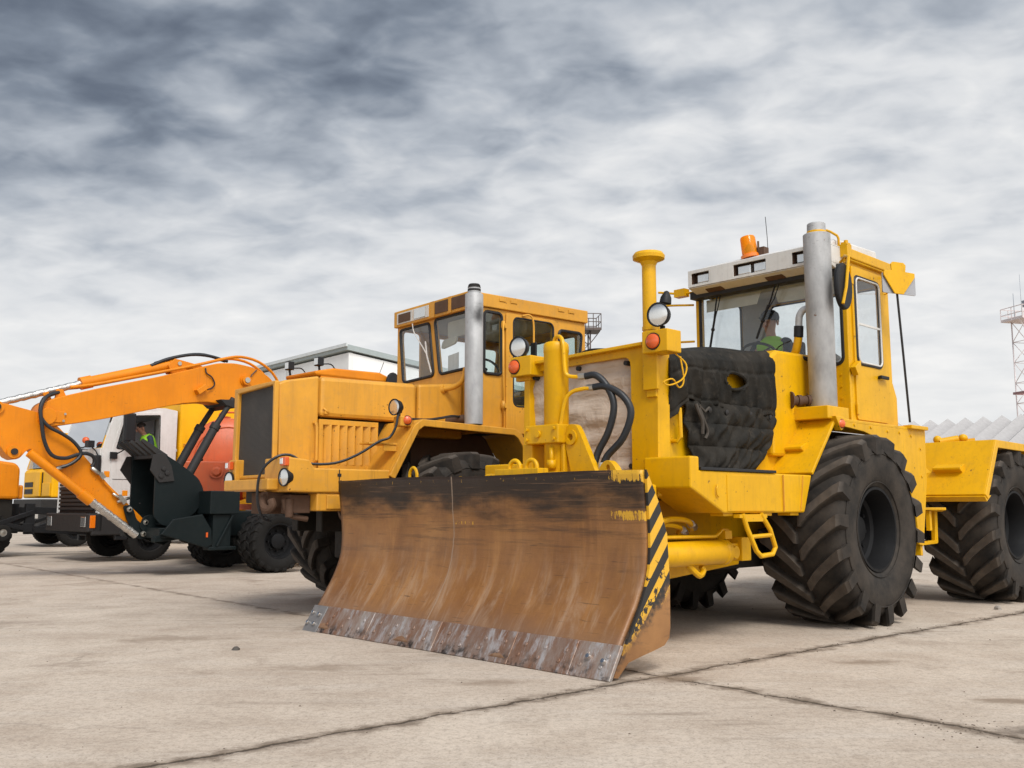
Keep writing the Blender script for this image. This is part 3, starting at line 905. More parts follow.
    MB().wall((x0 + .046, y0, z0), (1, 0, 0), (0, 0, 1), [(0, 0), (.924, 0), (.924, z1 - z0), (0, z1 - z0)], [dw], th=-.04).build(W, Y, t, bevel=.006)
    d = MB().wall((x0 + .10, y0, z0 + .03), (1, 0, 0), (0, 0, 1), rrect(0, .70, 0, 1.60, .03), [rrect(.05, .60, .58, 1.50, .07)], th=.018).build('door', Y, t, bevel=.005)
    window(d, (x0 + .10, y0 - .012, z0 + .03), (1, 0, 0), (0, 0, 1), rrect(.05, .60, .58, 1.50, .07), 'glass_pale', 'door_window', .018, .004)
    q = MB().tube([p + Vector((0, -.03, 0)) for p in onplane((x0 + .10, y0, z0 + .03), (1, 0, 0), (0, 0, 1), rrect(.066, .584, .596, 1.484, .06))], .010, 6, closed=True)
    q.bar((x0 + .17, y0 - .022, z0 + 1.03), (x0 + .68, y0 - .022, z0 + 1.03), .012, .022)
    q.build('window_frame', M['visor_white'], d)
    MB().bar((1.02, y0 - .055, 2.475), (1.20, y0 - .055, 2.475), .03, .035).cyl((1.05, y0 - .02, 2.475), (1.05, y0 - .055, 2.475), .02, n=8).build('handle', M['black'], d, bevel=.006)
    h = MB().prism([(.43, 2.52), (.56, 2.60), (.56, 2.50), (.49, 2.44)], 'y', y0 - .075, y0 - .012)
    h.box(.535, .575, y0 - .03, y0 - .01, 2.05, 2.16).box(.535, .575, y0 - .03, y0 - .01, 3.40, 3.48)
    h.build('hinge', Y, d, bevel=.005)
    # far side and back walls with their windows
    fw = [rrect(.06, .87, .62, 1.60, .06)]
    MB().wall((x0 + .046, y1, z0), (1, 0, 0), (0, 0, 1), [(0, 0), (.924, 0), (.924, z1 - z0), (0, z1 - z0)], fw, th=.04).build(W, Y, t, bevel=.006)
    window(t, (x0 + .046, y1 - .02, z0), (1, 0, 0), (0, 0, 1), fw[0], 'glass_pale', 'side_window', .016)
    rw = [rrect(.37, 1.71, .62, 1.54, .06)]
    MB().wall((x1, y1 - .041, z0), (0, -1, 0), (0, 0, 1), [(0, 0), (y1 - y0 - .082, 0), (y1 - y0 - .082, z1 - z0), (0, z1 - z0)], rw, th=.045).build(W, Y, t, bevel=.006)
    for r_ in rw:
        window(t, (x1 - .02, y1 - .041, z0), (0, -1, 0), (0, 0, 1), r_, 'glass_pale', 'rear_window', .016)
    li = MB().wall((x1 - .055, y1 - .045, z0 + .02), (0, -1, 0), (0, 0, 1), [(0, 0), (1.76, 0), (1.76, 1.62), (0, 1.62)], [rrect(.36, 1.70, .61, 1.53, .05)], th=.006)
    MB().box(x0 + .06, x1 - .06, y0 + .05, y1 - .05, z1 - .06, z1 - .03).build('headliner', M['interior'], t)
    MB().box(x0 + .06, x1 - .06, y0 + .05, y1 - .05, z0 + .005, z0 + .03).build('cab_floor', M['black'], t)
    li.build('cab_lining', M['interior'], t)
    # rivets down the corner post
    rv = MB()
    for zz in (2.10, 2.22, 2.34, 2.46):
        rv.cyl((x0 - .002, y0 + .09, zz), (x0 - .010, y0 + .09, zz), .010, n=8)
    rv.build('rivet', M['yellow'], t)
    fb = MB()
    for x, z in ((1.02, 1.90), (1.30, 1.90), (1.58, 1.88), (1.80, 1.75), (1.80, 1.45), (1.74, 1.12), (1.70, .82), (.30, 1.925), (.65, 1.92)):
        fb.cyl((x, .203, z), (x, .190, z), .014, n=6)
    fb.build('fender_bolt', M['yellow'], t)
    sm = MB()
    sm.bar((-1.09, .19, 1.08), (-1.09, .19, 1.40), .006, .012, up=(0, 1, 0)).bar((-.80, .196, 1.08), (-.74, .196, 1.40), .006, .010, up=(0, 1, 0))
    sm.build('weld_seam', M['amber_paint'], t)
    MB().prism([(1.42, 1.98), (1.58, 1.98), (1.58, 2.30), (1.50, 2.45), (1.42, 2.52)], 'y', .33, 2.12).build('cab_rear_box', Y, t, bevel=.01)
    # dashboard, steering wheel, seat
    MB().prism([(.52, 2.0), (.52, 2.60), (.62, 2.74), (.80, 2.70), (.78, 2.0)], 'y', .55, 1.95).build('dashboard', M['interior'], t, bevel=.02)
    s = MB().tube([(.88 + .10 * math.cos(a * PI / 12), 1.60 + .22 * math.sin(a * PI / 12), 2.86 - .11 * math.cos(a * PI / 12)) for a in range(24)], .016, 7, closed=True)
    s.tube([(.88, 1.60, 2.86), (.70, 1.60, 2.66)], .02, 7)
    for a in (0, 8, 16):
        s.tube([(.88, 1.60, 2.86), (.88 + .10 * math.cos(a * PI / 12), 1.60 + .22 * math.sin(a * PI / 12), 2.86 - .11 * math.cos(a * PI / 12))], .010, 6)
    s.build('steering_wheel', M['black'], t)
    s = MB().box(.98, 1.34, 1.24, 1.72, 2.02, 2.48).box(1.26, 1.36, 1.26, 1.70, 2.50, 3.02)
    s.build('seat', M['seat'], t, bevel=.04)
    MB().wall((.53, 2.05, 3.36), (0, -1, 0), (0, 0, 1), [(0, 0), (.66, .0), (.72, .14), (.0, .14)], th=.008).wall((.53, 1.12, 3.33), (0, -1, 0), (0, 0, 1), [(.0, .0), (.70, 0), (.70, .17), (-.05, .17)], th=.008).build('sun_blind', M['blind'], t)
    # visor with four lamps
    vx = .14
    lamps = [(1.76, 1.94), (1.23, 1.41), (1.05, 1.21), (.52, .70)]
    bays = [(1.75, 1.985), (1.03, 1.43), (.50, .72)]
    VY = 2.03
    ho = [rrect(VY - b, VY - a, .03, .155, .008, 2) for a, b in bays]
    v = MB().wall((vx, VY, 3.585), (0, -1, 0), (0, 0, 1), [(0, 0), (1.71, 0), (1.71, .195), (0, .195)], ho, th=-.012)
    v.box(vx + .013, .46, .32, VY, 3.765, 3.78).box(vx + .013, .46, VY - .015, VY, 3.585, 3.764).box(vx + .013, .46, .32, .335, 3.585, 3.764)
    v.prism([(vx + .012, 3.575), (vx + .012, 3.584), (.46, 3.584), (.46, 3.50), (.42, 3.50)], 'y', .32, VY)
    vo = v.build('lamp_visor', M['visor_white'], t, bevel=.004)
    for a, b in bays:
        iv = MB()
        iv.box(vx + .10, vx + .11, a - .01, b + .01, 3.60, 3.755).box(vx + .014, vx + .10, a - .012, a, 3.60, 3.755).box(vx + .014, vx + .10, b, b + .012, 3.60, 3.755)
        iv.build('lamp_bay', M['pipe_rust'], vo)
    for a, b in lamps:
        l = MB().box(vx + .03, vx + .098, a, b - .02, 3.622, 3.722).build('work_lamp', M['lamp_lens'], t, bevel=.008)
        MB().box(vx + .022, vx + .029, a + .008, b - .028, 3.63, 3.714).build('lens', M['lamp_lens'], l, bevel=.003)
    MB().box(vx + .16, .44, .30, 2.12, 3.49, 3.575).build('visor_lining', M['dark_steel'], t)
    # roof
    MB().box(.455, 1.46, .25, 2.20, 3.662, 3.765).box(.462, 1.44, .26, 2.19, 3.64, 3.661).build('roof', Y, t, bevel=.012)
    MB().prism([(.20, 3.782), (.50, 3.90), (1.40, 3.93), (1.42, 3.767), (.47, 3.767), (.44, 3.782)], 'y', .40, 2.02).build('roof_hatch', M['white_paint'], t, bevel=.02)
    q = MB().box(.40, .50, .24, .44, 3.665, 3.80).box(.44, .54, .27, .33, 3.766, 3.83).cyl((.50, .30, 3.80), (.50, .30, 3.86), .022, n=8)
    q.tube([(.46, .36, 3.80), (.46, .36, 3.885), (.45, .37, 3.915), (.42, .43, 3.965), (.38, .50, 4.0)], .014, 7)
    q.build('roof_bracket', Y, t, bevel=.004)
    # beacon, lens tilted a little
    B = Vector((.50, 1.43, 3.90)); ax = Vector((-.02, .14, 1)).normalized()
    bc = MB().lathe([(.0, -.02), (.105, -.02), (.108, .015), (.09, .03), (0, .03)], B, ax, 24).cyl(B - ax * .05, B - ax * .02, .03, n=10)
    bo = bc.build('beacon', M['amber_lens'], t)
    MB().lathe([(.088, .03), (.088, .06), (.083, .22), (.076, .235), (0, .24)], B, ax, 24).build('beacon_dome', beacon_mat(), bo)
    MB().lathe([(.0, .03), (.05, .04), (.05, .10), (.03, .13), (.012, .15), (0, .15)], B, ax, 12).build('beacon_bulb', M['dark_steel'], bo)
    MB().box(.50, .60, 1.26, 1.36, 3.90, 3.99).cyl((.50, 1.33, 3.92), (.50, 1.33, 4.06), .012, n=7).build('beacon_clamp', M['pipe_rust'], bo)
    MB().tube([(.62, 1.28, 3.92), (.62, 1.285, 4.12), (.62, 1.30, 4.36)], .004, 5).build('antenna', M['dark_steel'], t)
    # mirrors and their arms
    mr = MB()
    mr.add([], [])
    o = [(.46 + .155 * math.cos(a) * (1 if abs(math.cos(a)) < .7 else 1), .5 + .235 * math.sin(a)) for a in [k * PI / 14 for k in range(28)]]
    mm = MB().prism([(.09 + p[0] - .5, 3.27 + p[1] - .5) for p in o], 'y', .10, .155)
    mo = mm.build('side_mirror', M['black'], t, bevel=.02)
    MB().tube([(.36, .30, 3.60), (.22, .18, 3.62), (.12, .09, 3.58), (.02, .08, 3.25), (-.04, .09, 3.08)], .016, 7).tube([(.36, .30, 3.55), (.18, .12, 3.56)], .012, 6).build('mirror_arm', Y, mo)
    # big rear-view plate on an outrigger behind the door
    pm = MB().wall((.84, .10, 3.33), (.94, -.34, 0), (0, 0, 1), rrect(0, .46, 0, .21, .015), th=.012)
    po = pm.build('side_mirror', M['mirror'] , t, bevel=.004)
    MB().wall((.82, .086, 3.32), (.94, -.34, 0), (0, 0, 1), [(.02, .21), (.02, .19), (.16, .005), (.28, .005), (.45, .20), (.45, .245), (.32, .25), (.33, .32), (.30, .345), (.15, .345), (.12, .32), (.13, .25), (.03, .245)], th=.014).build('mirror_plate', Y, po, bevel=.004)
    MB().tube([(1.35, .30, 3.60), (1.10, .10, 3.57), (.98, .04, 3.56)], .014, 7).tube([(1.35, .30, 3.42), (1.10, .05, 3.42)], .007, 6).build('mirror_arm', Y, po)
    MB().tube([(1.02, .028, 3.44), (1.10, .026, 2.7), (1.17, .024, 1.99)], .012, 7).build('mirror_stay', M['dark_steel'], po)
    # far side mirror arms (thin yellow tubes)
    a = MB().tube([(.42, 2.16, 3.60), (.42, 2.34, 3.61), (.42, 2.66, 3.68)], .014, 7).box(.37, .47, 2.25, 2.40, 3.57, 3.66)
    a.tube([(.42, 2.16, 3.45), (.42, 2.58, 3.50), (.42, 2.66, 3.44), (.42, 2.67, 3.2)], .013, 7, sub=4).tube([(.42, 2.16, 3.02), (.42, 2.40, 3.04), (.42, 2.66, 3.08)], .013, 7)
    a.build('mirror_arm', Y, t)
    # wipers
    for w in (((.34, 1.76, 3.585), (.37, 1.82, 3.40), (.395, 1.885, 3.12)), ((.34, 1.00, 3.60), (.37, 1.12, 3.34), (.395, 1.24, 3.13))):
        q = MB().tube(w, .009, 6).tube([(w[0][0], w[0][1] - .05, w[0][2]), (w[1][0], w[1][1] - .04, w[1][2]), (w[2][0], w[2][1] - .01, w[2][2] + .05)], .006, 6)
        c_ = Vector(w[2])
        dv = Vector((0, .06, -.28)) if w[0][1] > 1.5 else Vector((0, .10, -.22))
        q.bar(c_ - dv * .75, c_ + dv * .85, .014, .022).ball(tuple(c_), .022)
        q.build('wiper', M['black'], t)
    for ym in (1.76, 1.0):
        MB().prism([(.15, 3.584), (.36, 3.584), (.36, 3.53), (.28, 3.53)], 'y', ym - .12, ym + .10).build('wiper_motor', M['pipe_rust'], t, bevel=.008)
    # breather pipe at the foot of the windshield
    p = MB().tube([(.05, .70, 2.62), (.02, .64, 2.70), (0, .60, 2.82)], .042, 12, sub=4)
    po = p.build('breather_pipe', Y, t)
    MB().cyl((0, .60, 2.82), (-.005, .59, 2.93), .047, n=14).cyl((.07, .72, 2.60), (.05, .70, 2.625), .06, n=14).build('rubber_sleeve', M['black'], po)
    MB().tube([(-.005, .59, 2.93), (-.01, .575, 3.03), (0, .53, 3.09), (.02, .46, 3.09)], .036, 12, sub=4).build('bent_pipe', M['galv_a'], po)
    MB().tube([(-.02, .60, 2.62), (.12, .50, 2.56), (.20, .44, 2.40), (.20, .44, 2.12)], .022, 8, sub=4).build('drain_hose', M['hose'], po)
    MB().tube([(.10, .95, 2.68), (.06, .86, 2.76), (.03, .70, 2.80)], .006, 5, sub=3).cyl((.10, .98, 2.66), (.10, .98, 2.74), .018, n=8).build('washer_nozzle', M['black'], t)

    # lift gear in front of the radiator ---------------------------------------------
    lc = MB().lathe([(0, 2.485), (.09, 2.485), (.104, 2.47), (.107, 2.44), (.107, 2.40), (.104, 2.395), (.104, 1.44), (.098, 1.43), (.098, 1.30)], (-2.92, 1.195, 0), (0, 0, 1), 32)
    lo = lc.build('lift_cylinder', Y, t)
    MB().box(-3.06, -2.78, 1.05, 1.43, 1.635, 1.79).build('cylinder_collar', Y, lo, bevel=.01)
    q = MB()
    for yy in (1.09, 1.40):
        for zz in (1.67, 1.755):
            q.cyl((-3.058, yy, zz), (-3.08, yy, zz), .014, n=6)
    q.cyl((-3.058, 1.27, 1.715), (-3.08, 1.27, 1.715), .03, n=10)
    q.build('bolt', Y, lo)
    MB().tube([(-2.94, 1.20, 2.46), (-2.94, 1.19, 2.515), (-2.945, 1.15, 2.53), (-2.96, 1.10, 2.51), (-2.975, 1.062, 2.44), (-2.97, 1.05, 2.24), (-2.96, 1.03, 2.19), (-2.94, .98, 2.175), (-2.92, .93, 2.175)], .017, 8, sub=3).build('steel_pipe', Y, lo)
    MB().tube([(-2.99, 1.10, 1.66), (-2.98, 1.09, 1.80), (-2.97, 1.05, 1.98), (-2.95, .99, 2.05), (-2.92, .90, 2.07), (-2.90, .85, 2.075)], .017, 8, sub=3).build('steel_pipe', Y, lo)
    MB().cyl((-3.03, 1.15, 1.45), (-3.03, 1.15, 1.60), .02, n=8).cyl((-3.03, 1.15, 1.43), (-3.03, 1.15, 1.50), .042, n=6).build('valve', Y, lo)
    MB().box(-3.0, -2.5, 1.40, 1.52, 1.30, 1.64).box(-2.98, -2.78, 1.06, 1.10, 1.3, 1.64).build('guide_plate', Y, t, bevel=.01)
    for pts in ([(-2.90, .89, 2.175), (-2.87, .80, 2.175), (-2.84, .71, 2.08), (-2.83, .65, 1.92), (-2.84, .70, 1.72), (-2.87, .79, 1.55), (-2.90, .82, 1.40)], [(-2.88, .82, 2.08), (-2.85, .72, 2.08), (-2.81, .58, 2.00), (-2.79, .51, 1.86), (-2.81, .58, 1.66), (-2.85, .71, 1.52), (-2.88, .745, 1.40)]):
        h = MB().tube(pts, .029, 10, sub=5).build('hydraulic_hose', M['hose'], t)
        a = Vector(pts[0]); b = Vector(pts[1]); d_ = (b - a).normalized()
        MB().cyl(a - d_ * .06, a + d_ * .03, .026, n=6).cyl(Vector(pts[-1]) - Vector((0, 0, .02)), Vector(pts[-1]) + Vector((0, 0, .07)), .031, n=10).build('fitting', M['brass'], h)
    ear = rpoly([(-3.02, 1.22), (-3.02, 1.70), (-2.96, 1.80), (-2.86, 1.80), (-2.80, 1.66), (-2.55, 1.22)], .07)
    # the lift ear: a round-headed plate facing forward, tapering down to the right
    pl = [(.98, 1.32), (1.075, 1.68), (1.07, 1.75), (1.02, 1.79), (.95, 1.785), (.91, 1.73), (.70, 1.32)]
    e = MB().wall((-2.96, 0, 0), (0, 1, 0), (0, 0, 1), rpoly(pl, .05), [[(.993 + .028 * math.cos(-k * PI / 5), 1.68 + .028 * math.sin(-k * PI / 5)) for k in range(10)]], th=.06)
    eo = e.build('lift_ear', Y, t, bevel=.008)
    MB().lathe([(.030, 0), (.062, 0), (.062, .022), (.030, .022), (.030, 0)], (-2.955, .993, 1.68), (-1, 0, 0), 24).build('bush', Y, eo)
    pl = [(.42, 1.30), (.50, 1.44), (.56, 1.485), (.62, 1.46), (.66, 1.40), (.66, 1.30)]
    MB().wall((-3.02, 0, 0), (0, 1, 0), (0, 0, 1), rpoly(pl, .04), [[(.56 + .022 * math.cos(k * PI / 5), 1.41 + .035 * math.sin(k * PI / 5)) for k in range(10)]], th=.07).build('hitch_ear', Y, t, bevel=.01)
    # cross beam behind the blade and push arms
    MB().box(-3.05, -2.55, .45, 2.35, 1.02, 1.30).box(-3.14, -2.98, .95, 1.85, 1.12, 1.40).build('cross_beam', Y, t, bevel=.02)
    for a, b in two(.72, .92):
        MB().prism([(-3.20, .20), (-3.20, .52), (-2.4, .80), (-1.0, .84), (-1.0, .60), (-2.3, .50)], 'y', a, b).build('push_arm', Y, t, bevel=.015)
    for a in (.46, my(.46)):
        near = a < 1
        c = MB().lathe([(0, -2.92), (.04, -2.9), (.04, -2.6), (.098, -2.6), (.102, -2.58), (.102, -1.64), (.098, -1.62), (.07, -1.615), (0, -1.61)], (0, a, .742), (1, 0, 0), 28)
        c.lathe([(.102, -1.70), (.110, -1.69), (.110, -1.64), (.102, -1.63)], (0, a, .742), (1, 0, 0), 28)
        co = c.build('tilt_cylinder', Y, t)
        MB().box(-1.62, -1.36, a - .03, a + .03, .67, .81).box(-1.46, -1.32, a - .07, a + .14, .66, .86).cyl((-1.53, a - .06, .735), (-1.53, a + .06, .735), .055, n=16).build('clevis', Y, co, bevel=.008)
        MB().tube([(-2.55, a - .02, .88), (-1.80, a - .03, .875), (-1.74, a - .03, .90), (-1.70, a - .03, .93), (-1.62, a - .03, .925), (-1.58, a - .02, .88)], .014, 7).box(-1.68, -1.58, a - .05, a + .03, .85, .92).build('oil_pipe', Y, co)
        MB().tube([(-2.15, a, .65), (-2.10, a - .02, .60), (-2.02, a - .02, .56), (-1.94, a, .60), (-1.96, a + .01, .63)], .026, 8, sub=3).build('hook', Y, co)
    q = MB()
    q.tube([(-2.5, .62, .95), (-2.25, .55, 1.02), (-2.05, .52, 1.0), (-1.9, .6, .93)], .024, 8, sub=4).tube([(-2.5, .68, .9), (-2.3, .6, .97), (-2.1, .57, .95), (-1.95, .7, .9)], .02, 8, sub=4)
    q.build('oil_pipe', Y, t)
    MB().cyl((-1.98, .55, .98), (-1.86, .60, .95), .035, n=8).cyl((-2.02, .6, .93), (-1.9, .66, .9), .03, n=8).build('pipe_union', M['brass'], t)

    # blade ----------------------------------------------------------------------------
    fr = [(-3.765, .02), (-3.70, .12), (-3.63, .22), (-3.545, .345), (-3.47, .46), (-3.41, .58), (-3.372, .70), (-3.357, .84), (-3.358, .98), (-3.368, 1.11), (-3.378, 1.24), (-3.385, 1.378)]
    BY0, BY1 = -.08, 3.645
    def sk(z):
        return .10 * (1 - min(1, z / 1.378))
    pts = spline([Vector((p[0], p[1], 0)) for p in fr], 4)
    back = [(p[0] + .035, p[1]) for p in fr[::-1]]
    mb = MB()
    n = len(pts)
    def bl(u, v):
        f = v * (n - 1); i = min(int(f), n - 2); w = f - i
        p = pts[i] * (1 - w) + pts[i + 1] * w
        y = BY0 + u * (BY1 - sk(p[1]) - BY0)
        d = .004 * math.sin(5.3 * y + 2 * p[1]) + .003 * math.sin(11 * y - 4 * p[1])
        return (p[0] + d, y, p[1] + (.006 * math.sin(3 * y) if v > .97 else 0))
    mb.grid(bl, 90, n - 1)
    bo = mb.build('blade', M['blade'], t, solid=-.035)
    # back ribs of the blade
    rb = MB()
    rib = [(p[0] + .036, p[1]) for p in fr[1:]] + [(-3.20, 1.30), (-3.10, .9), (-3.10, .5), (-3.25, .2), (-3.5, .13)]
    for yy in (.55, 1.2, 1.9, 2.6, 3.2):
        rb.prism(rib, 'y', yy, yy + .03)
    rb.box(-3.34, -3.27, -.05, 3.62, 1.20, 1.30).box(-3.32, -3.17, -.05, 3.62, .45, .62)
    rb.build('blade_rib', Y, bo)
    sp = [(p[0] + .002, p[1]) for p in fr] + [(-3.25, 1.15), (-3.165, .93), (-3.145, .62), (-3.15, .29), (-3.165, .22), (-3.22, .175), (-3.34, .15), (-3.46, .13), (-3.61, .10), (-3.68, .045), (-3.72, .012)]
    for yy in (BY0 - .022, BY1 + .001):
        q = MB().prism(sp, 'y', yy, yy + .021)
        if yy > 1:
            q.v = [(v[0], v[1] - sk(v[2]), v[2]) for v in q.v]
        q.build('side_plate', M['stripe'], bo)
    ce = MB(); eb = MB()
    ed = Vector((-.515, 0, -.857)).normalized()
    x_t, z_t = -3.655, .215
    # edge segments, each a bolted plate lying on the foot of the mouldboard
    segs = [(BY1 - .30, BY1 - .075), (2.62, BY1 - .305), (1.72, 2.615), (.86, 1.715), (.26, .855), (BY0 - .03, .255)]
    for k, (a, b) in enumerate(segs):
        o = .012 if k not in (0,) else .026
        L_ = .252 if k else .262
        p0 = Vector((x_t - .030 - o * .4, 0, z_t + .006)); p1 = p0 + ed * L_
        nn = Vector((-ed.z * -1, 0, -ed.x * 1)); nn = Vector((-.857, 0, .515))
        q0 = p0 - nn * .03; q1 = p1 - nn * .03
        jag = [.004 * math.sin(17 * a), .003 * math.sin(23 * b)]
        vs = []
        for y in (a, b):
            for p in (p0, p1, q1, q0):
                vs.append((p.x, y, p.z))
        (eb if k == 0 else ce).add(vs, [(0, 1, 2, 3), (7, 6, 5, 4), (0, 4, 5, 1), (1, 5, 6, 2), (2, 6, 7, 3), (3, 7, 4, 0)])
        m = max(2, int(round((b - a) / .22)))
        for j in range(m):
            y = a + (b - a) * (j + .5) / m
            for f in (.34, .66):
                c = p0 + ed * L_ * f + Vector((0, y + .02 * (1 if f > .5 else -1), 0))
                if k:
                    ce.cyl(c - nn * .004, c + nn * .007, .017, n=8)
    eo = ce.build('cutting_edge', M['edge'], bo, bevel=.004, seg=1)
    eb.build('end_bit', M['end_steel'], eo, bevel=.004, seg=1)
    bt = MB()
    nn = Vector((-.857, 0, .515))
    for (y, f) in ((BY1 - .13, .3), (BY1 - .12, .7), (BY1 - .235, .35), (BY1 - .225, .72), (.12, .42), (-.02, .5)):
        c = Vector((x_t - .045, y, z_t + .006)) + ed * .25 * f
        bt.lathe([(0, .022), (.016, .02), (.02, .008), (.02, -.01)], c, nn, 10)
    bt.build('bolt', M['chrome'], eo)
    # lifting eyes and chain rings on the back of the blade
    ev = MB()
    for yy in (1.32, 1.13):
        ev.tube([(-3.28, yy + .062 * math.cos(a * PI / 9), 1.43 + .062 * math.sin(a * PI / 9)) for a in range(18)], .019, 7, closed=True)
    ev.box(-3.32, -3.2, 1.02, 1.52, 1.30, 1.425)
    ev.build('lifting_eye', Y, bo, bevel=.006)
    ev = MB().tube([(-3.27 , 2.66 + .055 * math.cos(a * PI / 9), 1.39 + .085 * math.sin(a * PI / 9)) for a in range(18)], .015, 7, closed=True)
    ev.build('lifting_eye', Y, bo)
    return t

def beacon_mat():
    m, nt, b = newmat('beacon_plastic'); nb = NB(nt)
    out = nt.nodes['Material Output']; nt.nodes.remove(b)
    tr = nt.nodes.new('ShaderNodeBsdfTransparent'); tr.inputs[0].default_value = (1, .46, .02, 1)
    tl = nt.nodes.new('ShaderNodeBsdfTranslucent'); tl.inputs[0].default_value = (1, .46, .02, 1)
    df = nt.nodes.new('ShaderNodeBsdfPrincipled'); df.inputs['Base Color'].default_value = (.90, .34, .005, 1); df.inputs['Roughness'].default_value = .15
    m1 = nt.nodes.new('ShaderNodeMixShader'); m1.inputs[0].default_value = .5
    m2 = nt.nodes.new('ShaderNodeMixShader'); m2.inputs[0].default_value = .45
    nb.link(tr.outputs[0], m1.inputs[1]); nb.link(tl.outputs[0], m1.inputs[2])
    nb.link(m1.outputs[0], m2.inputs[1]); nb.link(df.outputs[0], m2.inputs[2]); nb.link(m2.outputs[0], out.inputs[0])
    return m
M['end_steel'] = plain('scuffed_steel', (.17, .16, .155), .5, .2, .5, vary=.5)
M['dark_strap'] = plain('strap_webbing', (.055, .045, .035), .8)
M['mirror'] = plain('mirror_back', (.33, .33, .34), .35, .3)
T1 = build_t1()

# quilted blanket thrown over the engine bay -------------------------------------------
def blanket():
    """outer cloth of the engine bay, hanging over the near side and over the top"""
    t = thing('engine_blanket', 'torn black quilted blanket hanging over the engine side of the near tractor', 'blanket', T1O, T1R)
    rnd = random.Random(3)
    ph = [rnd.uniform(0, 6.28) for _ in range(12)]
    def hoodz(x):
        return 2.40 + (x + 2.25) * .0973
    # upper flap: from the far edge of the hood over the top and 0.55 m down the side
    def up(u, v):
        x = -2.235 + u * 1.655
        top = hoodz(x) + .035
        xs = x
        if v < .45:
            y = 2.22 - (v / .45) * 1.60
            z = top + .01 + .012 * math.sin(7 * x + 9 * y) + .014 * math.sin(13 * y + ph[0]) + .085 * math.sin(PI * v / .45)
            return (xs, y, z)
        w = (v - .45) / .55
        bot = 1.99 + .035 * math.sin(5 * u + 1) + (-.18 * max(0, 1 - u / .14) if u < .14 else 0)
        rr = .05
        z = top + (bot - top) * w
        y = .60 - .045 * min(1, w * 6) - .02 * math.sin(PI * w)
        f = min(1, w * 2.5)
        fold = .022 * (1 - abs(math.sin(12 * u + 1.4 * w + ph[1]))) ** 1.5 + .020 * (1 - abs(math.sin(23 * u - 2.0 * w + ph[2]))) ** 2 + .010 * math.sin(47 * u + 5 * w) + .006 * math.sin(90 * u - 9 * w)
        fold *= f * (1.75 - .75 * u)
        seam = -.010 * math.exp(-((w - .36) / .03) ** 2) - .010 * math.exp(-((w - .92) / .03) ** 2)
        y -= fold + seam * -1 * -1
        z += (.012 * math.sin(25 * u + ph[3])) * w
        return (xs, y, z)
    hx0, hx1 = -1.44, -1.10
    def skip(u, v):
        if v < .45:
            return False
        p = up(u, v)
        a = (p[0] + 1.27) / .175; b = (p[2] - 2.245) / (.075 - .02 * a)
        return a * a + b * b < 1
    top = MB().grid(up, 130, 96, skip=skip).build('upper_flap', M['blanket'], t, solid=.022)
    # rolled hem round the tear
    ring = []
    for k in range(28):
        a = 2 * PI * k / 28
        ring.append((-1.27 + .178 * math.cos(a), .522 + .004 * math.sin(5 * a), 2.245 + (.077 - .02 * math.cos(a)) * math.sin(a)))
    MB().tube(ring, .017, 7, closed=True).build('torn_hem', M['blanket'], top)
    # lower quilt: three stuffed rows
    def lo(u, v):
        z = 2.03 - v * .60
        xa = -2.02 + .10 * v + .03 * math.sin(9 * v)
        xb = -.62 - .42 * max(0, (v - .38) / .62) ** 1.1
        x = xa + (xb - xa) * u
        row = abs(math.sin(PI * (v * 3.0 + .05)))
        puff = .024 * row ** .6
        cr = .016 * (1 - abs(math.sin(11 * u + 5 * v + ph[4]))) ** 2 + .010 * math.sin(33 * u - 12 * v + ph[5]) + .012 * math.sin(11 * u + 13 * v + ph[6]) + .006 * math.sin(61 * u + 17 * v)
        y = .60 - .03 - puff - cr - .05 * v - .035 * math.sin(PI * u)
        if u < .18:
            y += .03 * (.18 - u) / .18
        return (x, y, z)
    MB().grid(lo, 110, 66).build('lower_quilt', M['blanket'], t, solid=.02)
    q = MB()
    for x in (-1.72, -1.46, -1.08, -.74):
        q.lathe([(0, .0), (.022, 0), (.026, .012), (.012, .02), (0, .02)], (x, .512, 1.955 + .01 * math.sin(9 * x)), (0, -1, 0), 10)
    q.build('eyelet', M['dark_steel'], t)
    s = MB()
    s.tube([(-1.93, .50, 1.99), (-1.91, .485, 1.92), (-1.87, .48, 1.84), (-1.86, .49, 1.74)], .017, 7, sub=4).tube([(-1.90, .49, 1.96), (-1.85, .48, 1.86), (-1.79, .485, 1.76), (-1.82, .49, 1.70)], .014, 7, sub=4).tube([(-1.90, .49, 1.98), (-1.83, .48, 1.93), (-1.76, .485, 1.97)], .012, 6)
    s.build('strap', M['dark_strap'], t)
blanket()
c1 = math.cos(R(T1R)); s1 = math.sin(R(T1R))
def w1(x, y, z):
    return (T1O[0] + x * c1 - y * s1, T1O[1] + x * s1 + y * c1, z)
person('driver in a dark cap sitting behind the windshield of the yellow dozer tractor', w1(1.20, 1.62, 2.49), T1R, 'drivers in their cabs', wheel_reach=(-.32, 0, .36))
